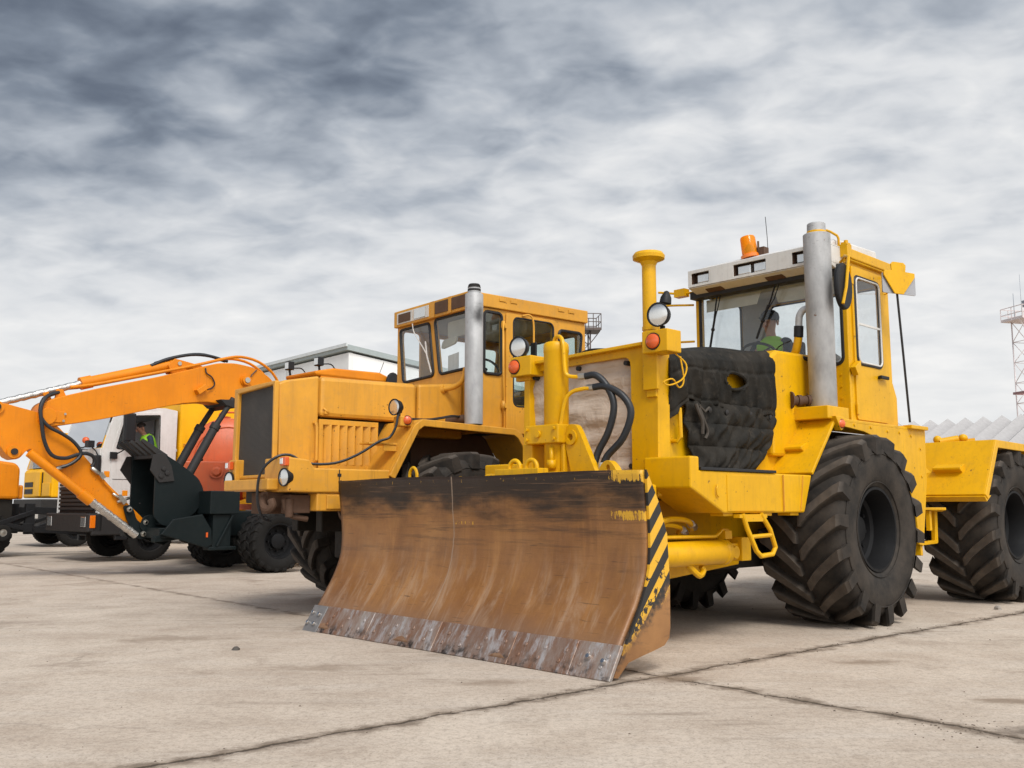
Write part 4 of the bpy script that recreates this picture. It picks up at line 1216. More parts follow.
# ================================================================== second tractor behind the blade
T2O = (-.685, 10.13, 0); T2R = 39
def build_t2():
    t = thing('wheeled_tractor', 'faded amber articulated tractor with a tall black radiator grille, parked behind the dozer blade', 'tractor', T2O, T2R)
    Y = M['amber_paint']
    yc = 1.40
    for wx, wy, wn_, ws in ((.36, .36, True, 10), (.36, 2.36, False, 28), (3.75, .36, True, 2), (3.75, 2.36, False, 17)):
        w_ = tractor_wheel(t, wx, wy, wn_, ws); w_.scale = (.98, 1.0, .98); w_.location.z = .858
    for ax in (.36, 3.75):
        MB().cyl((ax, .45, .866), (ax, 2.3, .866), .16, n=20).ball((ax, 1.36, .87), .30, .34, .32).build('axle', M['greasy'], t)
    mb = MB().box(-1.0, 1.75, .86, 1.0, .86, 1.20).box(-1.0, 1.75, 1.42, 1.56, .86, 1.20).box(-1.55, -1.0, .86, 1.56, 1.16, 1.39)
    mb.build('front_frame', M['greasy'], t, bevel=.012)
    MB().box(1.9, 4.9, .95, 1.12, .82, 1.16).box(1.9, 4.9, 1.6, 1.78, .82, 1.16).box(1.9, 2.3, 1.12, 1.6, .7, 1.3).cyl((1.82, 1.36, .62), (1.82, 1.36, 1.34), .16).build('rear_frame', Y, t, bevel=.012)
    MB().box(2.2, 4.8, .75, 2.0, 1.17, 1.7).build('rear_deck', Y, t, bevel=.02)
    MB().box(-.5, 1.2, .95, 1.5, .55, .9).build('gearbox', M['greasy'], t, bevel=.02)
    # hood nose: sloping top, black grille
    hy0, hy1 = .72, 1.69
    h = MB().prism([(-1.58, 1.40), (-1.60, 2.38), (-1.53, 2.415), (-1.145, 2.49), (-1.145, 1.40)], 'y', hy0, hy1)
    h.build('hood_nose', Y, t, bevel=.02)
    MB().prism([(-1.135, 2.06), (-1.135, 2.42), (-1.135, 2.485), (.075, 2.505), (.075, 2.06)], 'y', hy0 - .01, hy1 + .01).build('engine_hood', Y, t, bevel=.045)
    MB().box(-1.14, .08, hy0 + .10, hy1 - .1, 1.40, 2.055).build('engine_block', M['greasy'], t, bevel=.02)
    fr = MB().wall((-1.60, hy1 + .02, 1.41), (0, -1, 0), (0, 0, 1), [(0, 0), (1.01, 0), (1.01, .99), (0, .99)], [[(.075, .04), (.985, .04), (.965, .95), (.10, .93)]], th=.055)
    fro = fr.build('grille_frame', Y, t, bevel=.012)
    MB().box(-1.615, -1.603, hy0 + .01, hy1 - .03, 1.43, 2.36).build('grille', M['grille'], fro)
    MB().prism([(.09, 1.9), (.09, 2.50), (.62, 2.55), (.71, 2.58), (.71, 1.9)], 'y', .705, 2.0).build('cowl', Y, t, bevel=.03)
    # louvred side doors
    L = MB().box(-1.135, -.50, hy0 - .005, hy0 + .03, 1.52, 1.56).box(-1.135, -.42, hy0 - .005, hy0 + .03, 1.98, 2.035).box(-1.135, -1.09, hy0 - .005, hy0 + .03, 1.56, 1.98)
    L.box(-1.135, -.42, hy0 + .04, hy0 + .05, 1.5, 2.0)
    for k in range(7):
        x = -1.06 + k * .094
        L.prism([(x, hy0 + .035), (x + .055, hy0 - .012), (x + .07, hy0 - .012), (x + .07, hy0 + .035)], 'z', 1.56, 1.98)
    L.build('louvre_panel', Y, t, bevel=.004)
    MB().tube([(-1.20, hy0 - .01, 1.99), (-1.20, hy0 - .05, 1.985), (-1.19, hy0 - .055, 1.95), (-1.185, hy0 - .055, 1.60), (-1.19, hy0 - .02, 1.58)], .017, 7).build('grab_handle', Y, t)
    MB().box(-1.09, -1.05, hy0 - .03, hy0 - .008, 2.09, 2.12).tube([(-1.10, hy0 - .02, 2.15), (-1.04, hy0 - .03, 2.10)], .012, 6).build('latch', Y, t)
    # platform, lamp boxes, bumper
    prof = [(-1.72, 1.60), (-1.50, 1.58), (-1.44, 1.50), (-.58, 1.50), (-.58, 1.26), (-1.40, 1.26), (-1.72, 1.265)]
    for a, b in ((.20, .74), (1.68, 2.5)):
        p = MB().prism(prof if a < 1 else [(-.95, 1.50), (-.58, 1.50), (-.58, 1.26), (-.95, 1.26)], 'y', a, b).build('side_platform', Y, t, bevel=.015)
        if a < 1:
            MB().box(-1.40, -.62, a + .02, a + .22, 1.08, 1.255).build('step_box', Y, p, bevel=.012)
            MB().box(-1.19, -1.15, a - .006, a - .001, 1.42, 1.45).box(-1.175, -1.165, a - .004, a - .001, 1.27, 1.49).build('hinge', M['dark_steel'], p)
            MB().box(-1.30, -.64, a - .004, a + .016, 1.10, 1.235).build('step_panel', Y, p, bevel=.006)
    MB().box(-1.84, -1.72, .40, 1.46, 1.285, 1.395).box(-1.74, -1.60, .44, 1.44, 1.28, 1.39).build('bumper', Y, t, bevel=.012)
    for y in (.255, 1.58):
        o = lampround(t, (-1.735, y, 1.405), .085, (-1, -.15, 0))
        o.scale = (1, 1, 1)
        MB().box(-1.76, -1.715, y - .06, y + .05, 1.515, 1.60).build('marker_light', M['red_lens'], t, bevel=.006)
        MB().box(-1.765, -1.72, y - .01, y + .05, 1.53, 1.588).build('marker_lens', M['lamp_lens'], t, bevel=.004)
    MB().box(-1.71, -1.55, 1.49, 1.66, 1.29, 1.62).build('lamp_box', Y, t, bevel=.012)
    # tow hook under the bumper
    MB().tube([(-1.72, .62, 1.24), (-1.78, .60, 1.18), (-1.80, .55, 1.12), (-1.78, .48, 1.10), (-1.76, .44, 1.14), (-1.77, .46, 1.19)], .04, 9, sub=4).box(-1.76, -1.5, .56, .70, 1.12, 1.27).build('tow_hook', M['pipe_rust'], t, bevel=.01)
    MB().box(-1.62, -1.4, .35, .55, 1.06, 1.24).box(-1.6, -1.3, .9, 1.3, 1.05, 1.27).tube([(-1.66, .4, 1.2), (-1.6, .42, 1.05), (-1.4, .4, 1.0)], .03, 8, sub=3).cyl((-1.62, .36, 1.02), (-1.62, .36, 1.2), .04, n=10).build('underframe', M['pipe_rust'], t, bevel=.01)
    MB().tube([(-1.15, .25, 1.10), (-1.12, .23, 1.0), (-1.02, .22, .94), (-.9, .24, 1.0), (-.88, .26, 1.08)], .010, 6, sub=4).build('wire_loop', M['pipe_rust'], t)
    # front mudguard: angular arch
    for a, b in ((.20, .86), (1.94, 2.60)):
        path = [(-.60, 1.44), (-.30, 1.98), (-.20, 2.05), (1.08, 2.01), (1.17, 1.96), (1.58, 1.40)]
        fe = MB().prism(offset_band(path, .03), 'y', a, b).build('fender', Y, t, bevel=.006)
        yi = b - .03 if a < 1 else a
        MB().prism([(-.57, 1.38), (-.18, 2.01), (1.08, 1.97), (1.14, 1.93), (1.52, 1.38), (1.2, .9), (-.4, .9)], 'y', yi, yi + .025).build('wheel_well', M['pipe_rust'], fe)
        if a < 1:
            MB().prism(offset_band(path, .075), 'y', a - .025, a + .012).build('fender_rim', Y, fe, bevel=.008)
            MB().box(-.80, -.46, .26, .46, 1.765, 1.785).box(-.62, -.46, .27, .29, 1.70, 1.764).build('bracket', Y, fe, bevel=.004)
            MB().wall((-.60, .22, 1.44), (.3, 0, .54), (0, 1, 0), [(0, 0), (1.1, 0), (1.1, .62), (.0, .62)], th=.004).build('front_sheet', Y, fe)
            MB().box(-.45, -.30, .22, .36, 1.965, 2.075).build('lamp_block', Y, fe, bevel=.01)
            marker(fe, (-.37, .215, 2.03), .045, (-.4, -.9, 0), 'red_lens')
            h = lampround(fe, (-.50, .26, 2.165), .085, (-.98, -.18, -.02))
            MB().cyl((-.44, .27, 2.06), (-.44, .27, 2.12), .018, n=8).build('lamp_stem', M['black'], h)
    cb = MB()
    cb.tube([(-1.70, .60, .98), (-1.80, .58, 1.02), (-1.87, .55, 1.2), (-1.86, .52, 1.45), (-1.74, .46, 1.60), (-1.6, .42, 1.63), (-1.46, .34, 1.55), (-1.2, .25, 1.555), (-.95, .22, 1.65), (-.70, .24, 1.79), (-.58, .22, 1.84), (-.52, .2, 1.95), (-.48, .22, 2.08), (-.42, .26, 2.12)], .014, 7, sub=4)
    cb.tube([(-.30, .40, 2.065), (.0, .42, 2.07), (.2, .42, 2.10), (.36, .40, 2.13), (.6, .45, 2.12)], .015, 7, sub=4)
    cb.build('cable', M['hose'], t)
    # exhaust stack
    MB().tube([(.42, .60, 2.09), (.48, .45, 2.10), (.54, .30, 2.12)], .05, 12).build('exhaust_elbow', M['pipe_rust'], t)
    sk = MB().lathe([(.10, 2.035), (.104, 2.04), (.104, 3.52), (.098, 3.53), (.075, 3.53), (.074, 3.60)], (.545, .27, 0), (0, 0, 1), 30)
    so = sk.build('exhaust_stack', M['galv_b'], t)
    MB().lathe([(.076, 3.56), (.076, 3.585), (.068, 3.585), (.074, 3.60), (.074, 3.615), (.066, 3.62), (.07, 3.63), (.06, 3.645), (.056, 3.64), (.056, 3.5)], (.545, .27, 0), (0, 0, 1), 28).build('stack_tip', M['dark_steel'], so)
    MB().tube([(.44, .70, 2.47), (.50, .58, 2.49), (.53, .46, 2.56), (.54, .42, 2.70)], .03, 10, sub=3).cyl((.42, .74, 2.46), (.445, .70, 2.47), .048, n=12).build('breather_pipe', Y, t)
    # cab ------------------------------------------------------------------------
    x0, x1, y0, y1, z0, z1 = .72, 2.42, .42, 2.17, 1.96, 3.44
    n = (-1, 0, 0)
    wA = rpoly([(.10, .76), (.10 + .70, .74), (.10 + .64, 1.43), (.03, 1.43)], .06)
    wA = rpoly([(.16, .74), (.85, .76), (.74, 1.43), (.07, 1.43)], .06)
    wB = rpoly([(.98, .76), (1.69, .78), (1.69, 1.45), (.86, 1.45)], .06)
    MB().wall((x0, y1, z0), (0, -1, 0), (0, 0, 1), [(0, 0), (1.75, 0), (1.75, 1.48), (0, 1.48)], [wA, wB], th=-.045).build('cab_wall', Y, t, bevel=.006)
    for w in (wA, wB):
        window(t, (x0 + .01, y1, z0), (0, -1, 0), (0, 0, 1), w, 'glass', 'windshield', .02, .012)
    wq = rrect(.03, .29, .70, 1.43, .05)
    wd = rrect(.47, 1.10, .36, 1.40, .06)
    wr = rpoly([(1.22, .66), (1.50, .66), (1.585, 1.34), (1.20, 1.34)], .06)
    MB().wall((x0 + .046, y0, z0), (1, 0, 0), (0, 0, 1), [(0, 0), (1.65, 0), (1.65, 1.48), (0, 1.48)], [wq, wd, wr], th=-.04).build('cab_wall', Y, t, bevel=.006)
    for w, g in ((wq, 'glass_green'), (wr, 'glass_green')):
        window(t, (x0 + .046, y0, z0), (1, 0, 0), (0, 0, 1), w, g, 'side_window', .02, .008)
    d = MB().wall((x0 + .046, y0 - .001, z0), (1, 0, 0), (0, 0, 1), rrect(.35, 1.14, .02, 1.45, .03), [rrect(.46, 1.10, .34, 1.41, .07)], th=.02).build('door', Y, t, bevel=.005)
    window(d, (x0 + .046, y0 - .010, z0), (1, 0, 0), (0, 0, 1), rrect(.46, 1.10, .34, 1.41, .07), 'glass_green', 'door_window', .013, .004)
    q = MB()
    for zz in (2.25, 3.20):
        q.cyl((1.065, y0 - .03, zz), (1.065, y0 - .03, zz + .10), .022, n=8).box(1.04, 1.12, y0 - .03, y0 - .019, zz + .02, zz + .08)
    q.tube([(1.06, y0 - .035, 2.05), (1.055, y0 - .04, 3.3)], .010, 6)
    q.build('hinge', Y, d)
    MB().tube([(1.36, y0 - .03, 3.40), (1.44, y0 - .07, 3.41), (1.49, y0 - .08, 3.33), (1.495, y0 - .08, 3.05)], .012, 7, sub=3).build('mirror_arm', Y, t)
    MB().box(1.47, 1.50, y0 - .14, y0 - .04, 2.80, 3.08).build('side_mirror', M['black'], t, bevel=.012)
    MB().wall((x0 + .046, y1, z0), (1, 0, 0), (0, 0, 1), [(0, 0), (1.65, 0), (1.65, 1.48), (0, 1.48)], [wq, wd, wr], th=.04).build('cab_wall', Y, t, bevel=.006)
    wb = rrect(.12, 1.55, .72, 1.34, .06)
    MB().wall((x1, y1 - .05, z0), (0, -1, 0), (0, 0, 1), [(0, 0), (1.65, 0), (1.65, 1.48), (0, 1.48)], [wb], th=.045).build('cab_wall', Y, t, bevel=.006)
    window(t, (x1 - .02, y1 - .05, z0), (0, -1, 0), (0, 0, 1), wb, 'glass_pale', 'rear_window', .016)
    MB().box(x0 + .07, x1 - .07, y0 + .06, y1 - .06, z0 + .005, z0 + .03).build('cab_floor', M['black'], t)
    MB().box(x0 + .05, x1 - .05, y0 + .05, y1 - .05, z1 - .03, z1 - .01).build('headliner', M['interior'], t)
    MB().prism([(.80, 2.0), (.80, 2.62), (.92, 2.70), (1.08, 2.66), (1.08, 2.0)], 'y', .6, 2.0).box(1.75, 2.25, .75, 1.25, 2.0, 2.5).box(2.15, 2.27, .78, 1.22, 2.5, 3.0).build('seat', M['seat'], t, bevel=.03)
    s = MB().tube([(1.30 + .09 * math.cos(a * PI / 12), 1.02 + .21 * math.sin(a * PI / 12), 2.82 - .11 * math.cos(a * PI / 12)) for a in range(24)], .015, 7, closed=True).tube([(1.30, 1.02, 2.82), (1.05, 1.02, 2.6)], .02, 7)
    s.build('steering_wheel', M['black'], t)
    MB().wall((x0 + .10, 1.16, 3.17), (0, -1, 0), (0, 0, 1), rrect(.0, .62, 0, .20, .03), th=.012).build('sun_blind', M['blind'], t)
    MB().wall((x0 + .085, 1.26, 3.02), (0, -1, 0), (0, 0, 1), rpoly([(.0, .02), (.30, .06), (.33, .15), (.04, .13)], .05), th=.03).build('driving_mirror', M['blind'], t)
    MB().wall((x0 + .085, 1.14, 2.74), (0, -1, 0), (0, 0, 1), [(0, 0), (.22, .02), (.22, .23), (0, .21)], th=.004).build('paper_sheet', M['white_paint'], t)
    # roof fascia
    F_ = MB().box(.66, .72, .42, 2.17, 3.425, 3.635).box(.722, 2.44, .385, .44, 3.44, 3.60).box(.722, 2.44, 2.15, 2.20, 3.44, 3.60).box(2.40, 2.45, .442, 2.148, 3.44, 3.60)
    F_.box(.722, 2.40, .442, 2.148, 3.47, 3.598)
    ro = F_.build('roof', Y, t, bevel=.01)
    q = MB()
    for a in (1.05, 1.22, 1.98, 2.15):
        q.box(a - .05, a + .05, .375, .384, 3.53, 3.57)
    q.build('roof_clip', Y, ro, bevel=.004)
    q = MB()
    for a, b in ((1.72, 2.08), (1.36, 1.70)):
        q.box(.650, .659, a, b, 3.455, 3.60)
    q.build('lamp_panel', M['visor_white'], ro)
    MB().box(.643, .649, 1.76, 2.04, 3.47, 3.58).build('work_lamp', M['pipe_rust'], ro)
    MB().box(.640, .6485, 1.42, 1.66, 3.47, 3.59).build('work_lamp', M['lamp_lens'], ro)
    for a, b in ((.95, 1.22), (.55, .87)):
        MB().box(.650, .659, a, b, 3.46, 3.605).build('vent_grille', M['pipe_rust'], ro)
    fr = MB().box(.652, .659, .50, .545, 3.43, 3.63).box(.652, .659, .875, .935, 3.43, 3.63).box(.652, .659, 1.235, 1.32, 3.43, 3.63).box(.651, .659, 1.31, 1.318, 3.43, 3.63)
    fr.build('fascia_strip', Y, ro)
    MB().lathe([(0, 3.60), (.07, 3.60), (.068, 3.68), (.05, 3.71), (0, 3.72)], (1.05, 1.5, 0), (0, 0, 1), 18).build('beacon', M['amber_lens'], t)
    MB().ball((.85, 1.85, 3.65), .08, .10, .04).build('roof_vent', M['black'], t)
    # wiper hanging loose across the left pane
    MB().tube([(.66, 1.73, 3.42), (.655, 1.68, 3.30), (.66, 1.50, 3.10), (.69, 1.44, 2.98), (.70, 1.38, 2.80)], .007, 6, sub=3).tube([(.68, 1.46, 3.16), (.69, 1.44, 2.98), (.705, 1.36, 2.76)], .010, 6).build('wiper', M['visor_white'], t)
    # rear fender so that the back reads as a tractor from the side
    for a, b in ((.0, .8), (1.95, 2.75)):
        MB().prism(offset_band([(2.62, 1.26), (3.04, 1.895), (4.62, 1.875), (4.95, 1.30)], .03), 'y', a, b).build('rear_fender', Y, t, bevel=.008)
    return t
build_t2()
# ================================================================== excavator
EXO = (-3.97, 16.62, 0); EXR = 44
def build_ex():
    t = thing('wheeled_excavator', 'orange wheeled excavator with its arm folded in front and a dark green bucket', 'excavator', EXO, EXR)
    O = M['orange']; D = M['teal']
    wm = small_wheel_meshes(.535, .27, 20)
    for ax in (0, 2.9):
        for y, near in ((.14, True), (.44, True), (2.06, False), (2.36, False)):
            small_wheel(t, wm, ax, y, .535, near)
        MB().cyl((ax, .2, .53), (ax, 2.3, .53), .11).ball((ax, 1.25, .53), .22).build('axle', D, t)
    MB().box(-.7, 3.6, .82, 1.68, .62, 1.05).prism([(-.7, .5), (-.7, 1.0), (-1.0, .95), (-1.0, .55)], 'y', .85, 1.65).build('undercarriage', D, t, bevel=.02)
    MB().box(-1.14, -.60, .36, .95, 1.00, 1.39).build('tool_box', D, t, bevel=.015)
    MB().box(-1.05, -.72, .42, .60, .42, .998).box(-1.12, -.62, .40, .62, .40, .46).bar((-.98, .40, .46), (-.70, .40, .98), .03, .04).build('outrigger', D, t, bevel=.01)
    b = MB()
    for y in (.40, 2.05):
        b.prism([(-1.75, .92), (-1.25, 1.0), (-1.08, .74), (-1.06, .50), (-1.16, .44), (-1.40, .52), (-1.95, .68)], 'y', y, y + .05)
    b.box(-1.95, -1.1, .46, 2.04, .62, .78).bar((-2.05, .46, .60), (-1.0, .9, .66), .09, .09)
    b.build('support_blade', D, t, bevel=.01)
    MB().box(-1.18, -1.15, .385, .40, .62, .70).build('reflector', M['red_lens'], t)
    # slewing platform and cab (mostly behind the second tractor's hood)
    MB().cyl((1.45, 1.25, 1.05), (1.45, 1.25, 1.28), .62, n=28).build('turntable', M['dark_steel'], t)
    MB().prism([(.5, .15), (.5, 2.35), (3.3, 2.45), (3.9, 1.9), (3.9, .6), (3.3, .05)], 'z', 1.28, 1.55).prism([(2.4, .1), (2.4, 2.4), (3.5, 2.4), (3.88, 1.9), (3.88, .6), (3.5, .1)], 'z', 1.56, 2.45).box(.4, 2.4, 1.6, 2.4, 1.56, 2.3).build('upper_body', O, t, bevel=.04)
    cx0, cx1, cy0, cy1, cz0, cz1 = .55, 2.3, .12, 1.12, 1.56, 3.55
    sd = [(0, 0), (1.75, 0), (1.75, 1.95), (.25, 1.95), (0, 1.2)]
    so = [rpoly([(.10, .35), (.95, .35), (.95, 1.78), (.32, 1.78), (.10, 1.15)], .06), rrect(1.05, 1.65, .85, 1.78, .06)]
    for y, th in ((cy0, .04), (cy1, -.04)):
        w = MB().wall((cx0, y, cz0), (1, 0, 0), (0, 0, 1), sd, so, th=-th).build('cab_wall', O, t, bevel=.006)
        for q in so:
            window(w, (cx0, y, cz0), (1, 0, 0), (0, 0, 1), q, 'glass', 'side_window', .016)
    MB().box(cx1 - .04, cx1, cy0 + .045, cy1 - .045, cz0, cz1 - .05).box(cx0, cx0 + .05, cy0 + .045, cy1 - .045, cz0, cz0 + .4).build('cab_wall', O, t)
    MB().wall((cx0 + .01, cy1, cz0 + .4), (0, -1, 0), (.18, 0, 1), [(.05, .0), (.95, 0), (.95, 1.5), (.05, 1.5)], th=.006).build('windshield', M['glass'], t)
    MB().prism([(cx0 + .12, 3.50), (cx0 + .10, 3.57), (cx0 + .5, 3.66), (cx1 - .2, 3.68), (cx1 + .05, 3.60), (cx1 + .03, 3.50)], 'y', cy0 - .02, cy1 + .02).build('cab_roof', O, t, bevel=.03)
    MB().box(1.0, 1.5, .35, .85, 1.62, 2.1).box(1.42, 1.55, .36, .84, 2.1, 2.8).build('seat', M['seat'], t, bevel=.04)
    for (x, y) in ((.72, .10), (.62, .95)):
        l = MB().box(x, x + .12, y, y + .16, 3.68, 3.84).build('work_lamp', M['black'], t, bevel=.015)
        MB().box(x - .006, x - .001, y + .02, y + .14, 3.70, 3.82).build('lens', M['lamp_lens'], l)
        MB().bar((x + .08, y + .08, 3.57), (x + .06, y + .08, 3.69), .03, .03).tube([(x + .12, y + .05, 3.72), (x + .3, y + .05, 3.73), (x + .4, y + .05, 3.64)], .012, 6, sub=3).build('lamp_stem', M['black'], l)
    MB().tube([(2.15, .2, 3.66), (2.25, .2, 3.9)], .006, 5).build('antenna', M['dark_steel'], t)
    m = MB().prism([(2.35 + .16 * math.cos(a * PI / 8), 3.48 + .22 * math.sin(a * PI / 8)) for a in range(16)], 'y', .0, .06)
    m.build('side_mirror', M['black'], t, bevel=.02)
    # boom: swan neck
    bo = [(-3.72, 2.62), (-3.66, 2.74), (-3.44, 2.84), (-2.78, 3.05), (-1.9, 3.30), (-1.10, 3.555), (-.75, 3.67), (-.42, 3.70), (-.05, 3.66), (.27, 3.52), (.62, 3.15), (1.0, 2.55), (1.22, 2.0), (1.12, 1.62), (.88, 1.62), (.72, 2.15), (.30, 2.90), (0, 3.02), (-.30, 2.99), (-.62, 2.93), (-.95, 2.96), (-1.41, 2.89), (-1.93, 2.75), (-2.75, 2.53), (-3.30, 2.41), (-3.60, 2.36), (-3.70, 2.42)]
    b = MB().prism(rpoly(bo, .10, 3), 'y', 1.05, 1.46)
    bm = b.build('boom', O, t, bevel=.012)
    MB().cyl((-.22, 1.02, 3.40), (-.22, 1.50, 3.40), .10, n=20).cyl((-.22, .96, 3.40), (-.22, 1.02, 3.40), .085, n=20).build('boom_boss', O, bm)
    bb = MB()
    bb.cyl((-3.58, 1.01, 2.53), (-3.58, 1.50, 2.53), .13, n=24).box(-3.57, -3.32, 1.03, 1.045, 2.44, 2.62)
    bb.build('boom_tip', O, bm, bevel=.006)
    bb = MB()
    bb.prism([(-1.55, 3.42), (-1.62, 3.55), (-1.50, 3.68), (-1.35, 3.66), (-1.0, 3.60), (-.9, 3.52)], 'y', 1.16, 1.22).prism([(-1.55, 3.42), (-1.62, 3.55), (-1.50, 3.68), (-1.35, 3.66), (-1.0, 3.60), (-.9, 3.52)], 'y', 1.34, 1.40)
    bb.box(-1.30, -1.1, 1.16, 1.40, 3.50, 3.56)
    bb.build('cylinder_bracket', O, bm, bevel=.006)
    bb = MB()
    bb.prism([(-3.46, 2.80), (-3.44, 2.98), (-3.34, 2.98), (-3.28, 2.86)], 'y', 1.12, 1.16).prism([(-3.60, 2.78), (-3.64, 2.9), (-3.56, 2.93), (-3.50, 2.8)], 'y', 1.12, 1.16)
    bb.build('pipe_bracket', O, bm, bevel=.006)
    MB().cyl((-.22, .94, 3.40), (-.22, .985, 3.40), .05, n=14).cyl((-1.42, 1.14, 3.60), (-1.42, 1.42, 3.60), .035, n=12).cyl((-3.32, 1.02, 2.58), (-3.32, 1.05, 2.58), .02, n=8).cyl((-3.34, 1.02, 2.47), (-3.34, 1.05, 2.47), .02, n=8).build('pin', M['brass'], bm)
    l = MB().bar((-1.16, 1.0, 3.10), (-1.00, 1.0, 3.22), .10, .13, up=(0, 1, 0))
    l.build('boom_lamp', O, bm, bevel=.01)
    pp = MB()
    for y in (1.08, 1.40):
        pp.tube([(.55, y, 3.32), (.35, y, 3.60), (.05, y, 3.78), (-.30, y, 3.83), (-.6, y, 3.77), (-1.0, y, 3.64), (-1.6, y, 3.46), (-2.3, y, 3.26), (-2.9, y, 3.09), (-3.25, y, 3.02)], .026, 8, sub=3)
    pp.build('oil_pipe', O, bm)
    hs = MB()
    hs.tube([(-.5, 1.2, 3.74), (-.85, 1.2, 3.80), (-1.2, 1.2, 3.785), (-1.6, 1.22, 3.67), (-1.9, 1.22, 3.52)], .028, 8, sub=4).tube([(-.5, 1.3, 3.75), (-.9, 1.3, 3.83), (-1.3, 1.3, 3.77), (-1.8, 1.3, 3.58)], .026, 8, sub=4)
    hs.tube([(-1.0, 1.03, 3.55), (-.98, 1.02, 3.46), (-.88, 1.02, 3.40), (-.82, 1.02, 3.28), (-.88, 1.02, 3.20), (-.96, 1.0, 3.17)], .013, 6, sub=4).tube([(.0, 1.03, 3.62), (-.1, 1.02, 3.52), (-.15, 1.0, 3.45)], .010, 6)
    hs.build('hydraulic_hose', M['hose'], bm)
    # stick
    st = [(-4.52, 2.45), (-4.38, 2.66), (-4.20, 2.70), (-4.04, 2.66), (-3.66, 2.58), (-3.36, 2.36), (-3.04, 2.02), (-2.53, 1.46), (-1.94, .92), (-1.87, .80), (-1.96, .68), (-2.06, .66), (-2.50, .99), (-3.0, 1.39), (-3.32, 1.63), (-3.66, 1.90), (-3.76, 2.02), (-3.84, 1.98), (-3.92, 1.86), (-4.03, 1.83), (-4.14, 1.93), (-4.28, 2.14)]
    s = MB().prism(rpoly(st, .09, 3), 'y', 1.10, 1.41)
    sk = s.build('stick', O, t, bevel=.010)
    for bx, bz in ((-4.02, 1.96), (-4.30, 2.62)):
        MB().cyl((bx, 1.06, bz), (bx, 1.45, bz), .10, n=20).build('stick_boss', O, sk)
    q = MB()
    q.box(-2.33, -2.24, 1.085, 1.099, 1.30, 1.39).box(-2.64, -2.55, 1.085, 1.099, 1.60, 1.70)
    q.tube([(-2.85, 1.07, 1.78), (-2.7, 1.06, 1.58), (-2.35, 1.06, 1.22)], .016, 7)
    q.build('pipe_clip', O, sk, bevel=.006)
    MB().cyl((-4.02, 1.03, 1.96), (-4.02, 1.06, 1.96), .05, n=14).cyl((-4.30, 1.03, 2.63), (-4.30, 1.06, 2.63), .05, n=14).cyl((-2.05, 1.02, 1.18), (-2.05, 1.05, 1.18), .01, n=6).build('pin', M['dark_steel'], sk)
    q = MB().cyl((-2.86, 1.05, 1.75), (-2.74, 1.05, 1.65), .034, n=8).bar((-2.72, 1.05, 1.66), (-2.66, 1.05, 1.58), .09, .07).bar((-2.40, 1.05, 1.30), (-2.30, 1.05, 1.18), .09, .07).cyl((-2.42, 1.05, 1.20), (-2.22, 1.05, 1.27), .025, n=8).cyl((-2.5, 1.05, 1.34), (-2.36, 1.05, 1.25), .022, n=8)
    q.build('pipe_union', M['brass'], sk)
    hs = MB()
    hs.tube([(-3.40, 1.14, 2.93), (-3.60, 1.05, 2.84), (-3.70, .99, 2.65), (-3.68, .97, 2.40), (-3.62, .97, 2.12), (-3.50, .97, 1.92), (-3.30, .98, 1.88), (-3.12, .99, 1.94), (-2.98, 1.0, 1.97), (-2.86, 1.02, 1.93), (-2.82, 1.04, 1.84), (-2.86, 1.05, 1.76)], .030, 9, sub=4)
    hs.tube([(-3.42, 1.18, 2.92), (-3.64, 1.08, 2.80), (-3.70, 1.0, 2.55), (-3.58, .98, 2.37), (-3.36, .98, 2.26), (-3.18, .98, 2.14), (-3.06, .98, 1.98), (-3.12, .98, 1.86), (-3.25, 1.0, 1.77), (-3.40, 1.03, 1.72)], .028, 9, sub=4)
    hs.build('hydraulic_hose', M['hose'], sk)
    MB().cyl((-3.42, 1.03, 1.70), (-3.28, 1.02, 1.76), .033, n=8).build('fitting', M['brass'], sk)
    # cylinders
    a = Vector((-1.45, 1.28, 3.60)); b = Vector((-3.02, 1.28, 3.115)); e = Vector((-4.30, 1.28, 2.68)); d_ = (b - a).normalized()
    c = MB().cyl(a, b, .088, n=20).cyl(b - d_ * .17, b + d_ * .01, .105, n=20).cyl(a - d_ * .02, a + d_ * .1, .10, n=20).build('arm_cylinder', O, t)
    MB().tube([b + (e - b) * (k / 24) + Vector((0, 0, .006 * math.sin(k * 2.3))) for k in range(25)], .056, 12).build('piston_rod', M['foil'], c)
    a = Vector((-3.82, 1.02, 1.95)); b = Vector((-2.86, 1.02, 1.22)); e = Vector((-2.08, 1.06, .66)); d_ = (b - a).normalized()
    c = MB().cyl(a, b, .070, n=20).cyl(b - d_ * .20, b + d_ * .01, .088, n=20).build('bucket_cylinder', O, t)
    MB().tube([b + (e - b) * (k / 20) + Vector((.006 * math.sin(k * 1.9), 0, .006 * math.sin(k * 2.7))) for k in range(21)], .064, 12).build('piston_rod', M['foil'], c)
    for y in (.93, 1.52):
        a = Vector((-1.40, y, 1.44)); b = Vector((-.80, y, 2.56)); e = Vector((-.50, y, 3.04))
        c = MB().cyl(a, b, .075, n=18).cyl(b - Vector((.05, 0, .09)), b, .088, n=18).build('boom_cylinder', M['dark_steel'], t)
        MB().cyl(b, e, .05, n=14).build('piston_rod', M['dark_steel'], c)
    MB().prism([(-1.5, .9), (-1.5, 1.5), (-1.3, 1.52), (-.6, 1.06), (-.6, .9)], 'y', .88, 1.58).build('cylinder_foot', D, t, bevel=.01)
    MB().prism([(-.78, 3.0), (-.30, 3.02), (-.36, 2.93), (-.50, 2.86), (-.66, 2.90)], 'y', .86, 1.62).build('boom_lug', M['dark_steel'], t, bevel=.01)
    # linkage
    lk = MB()
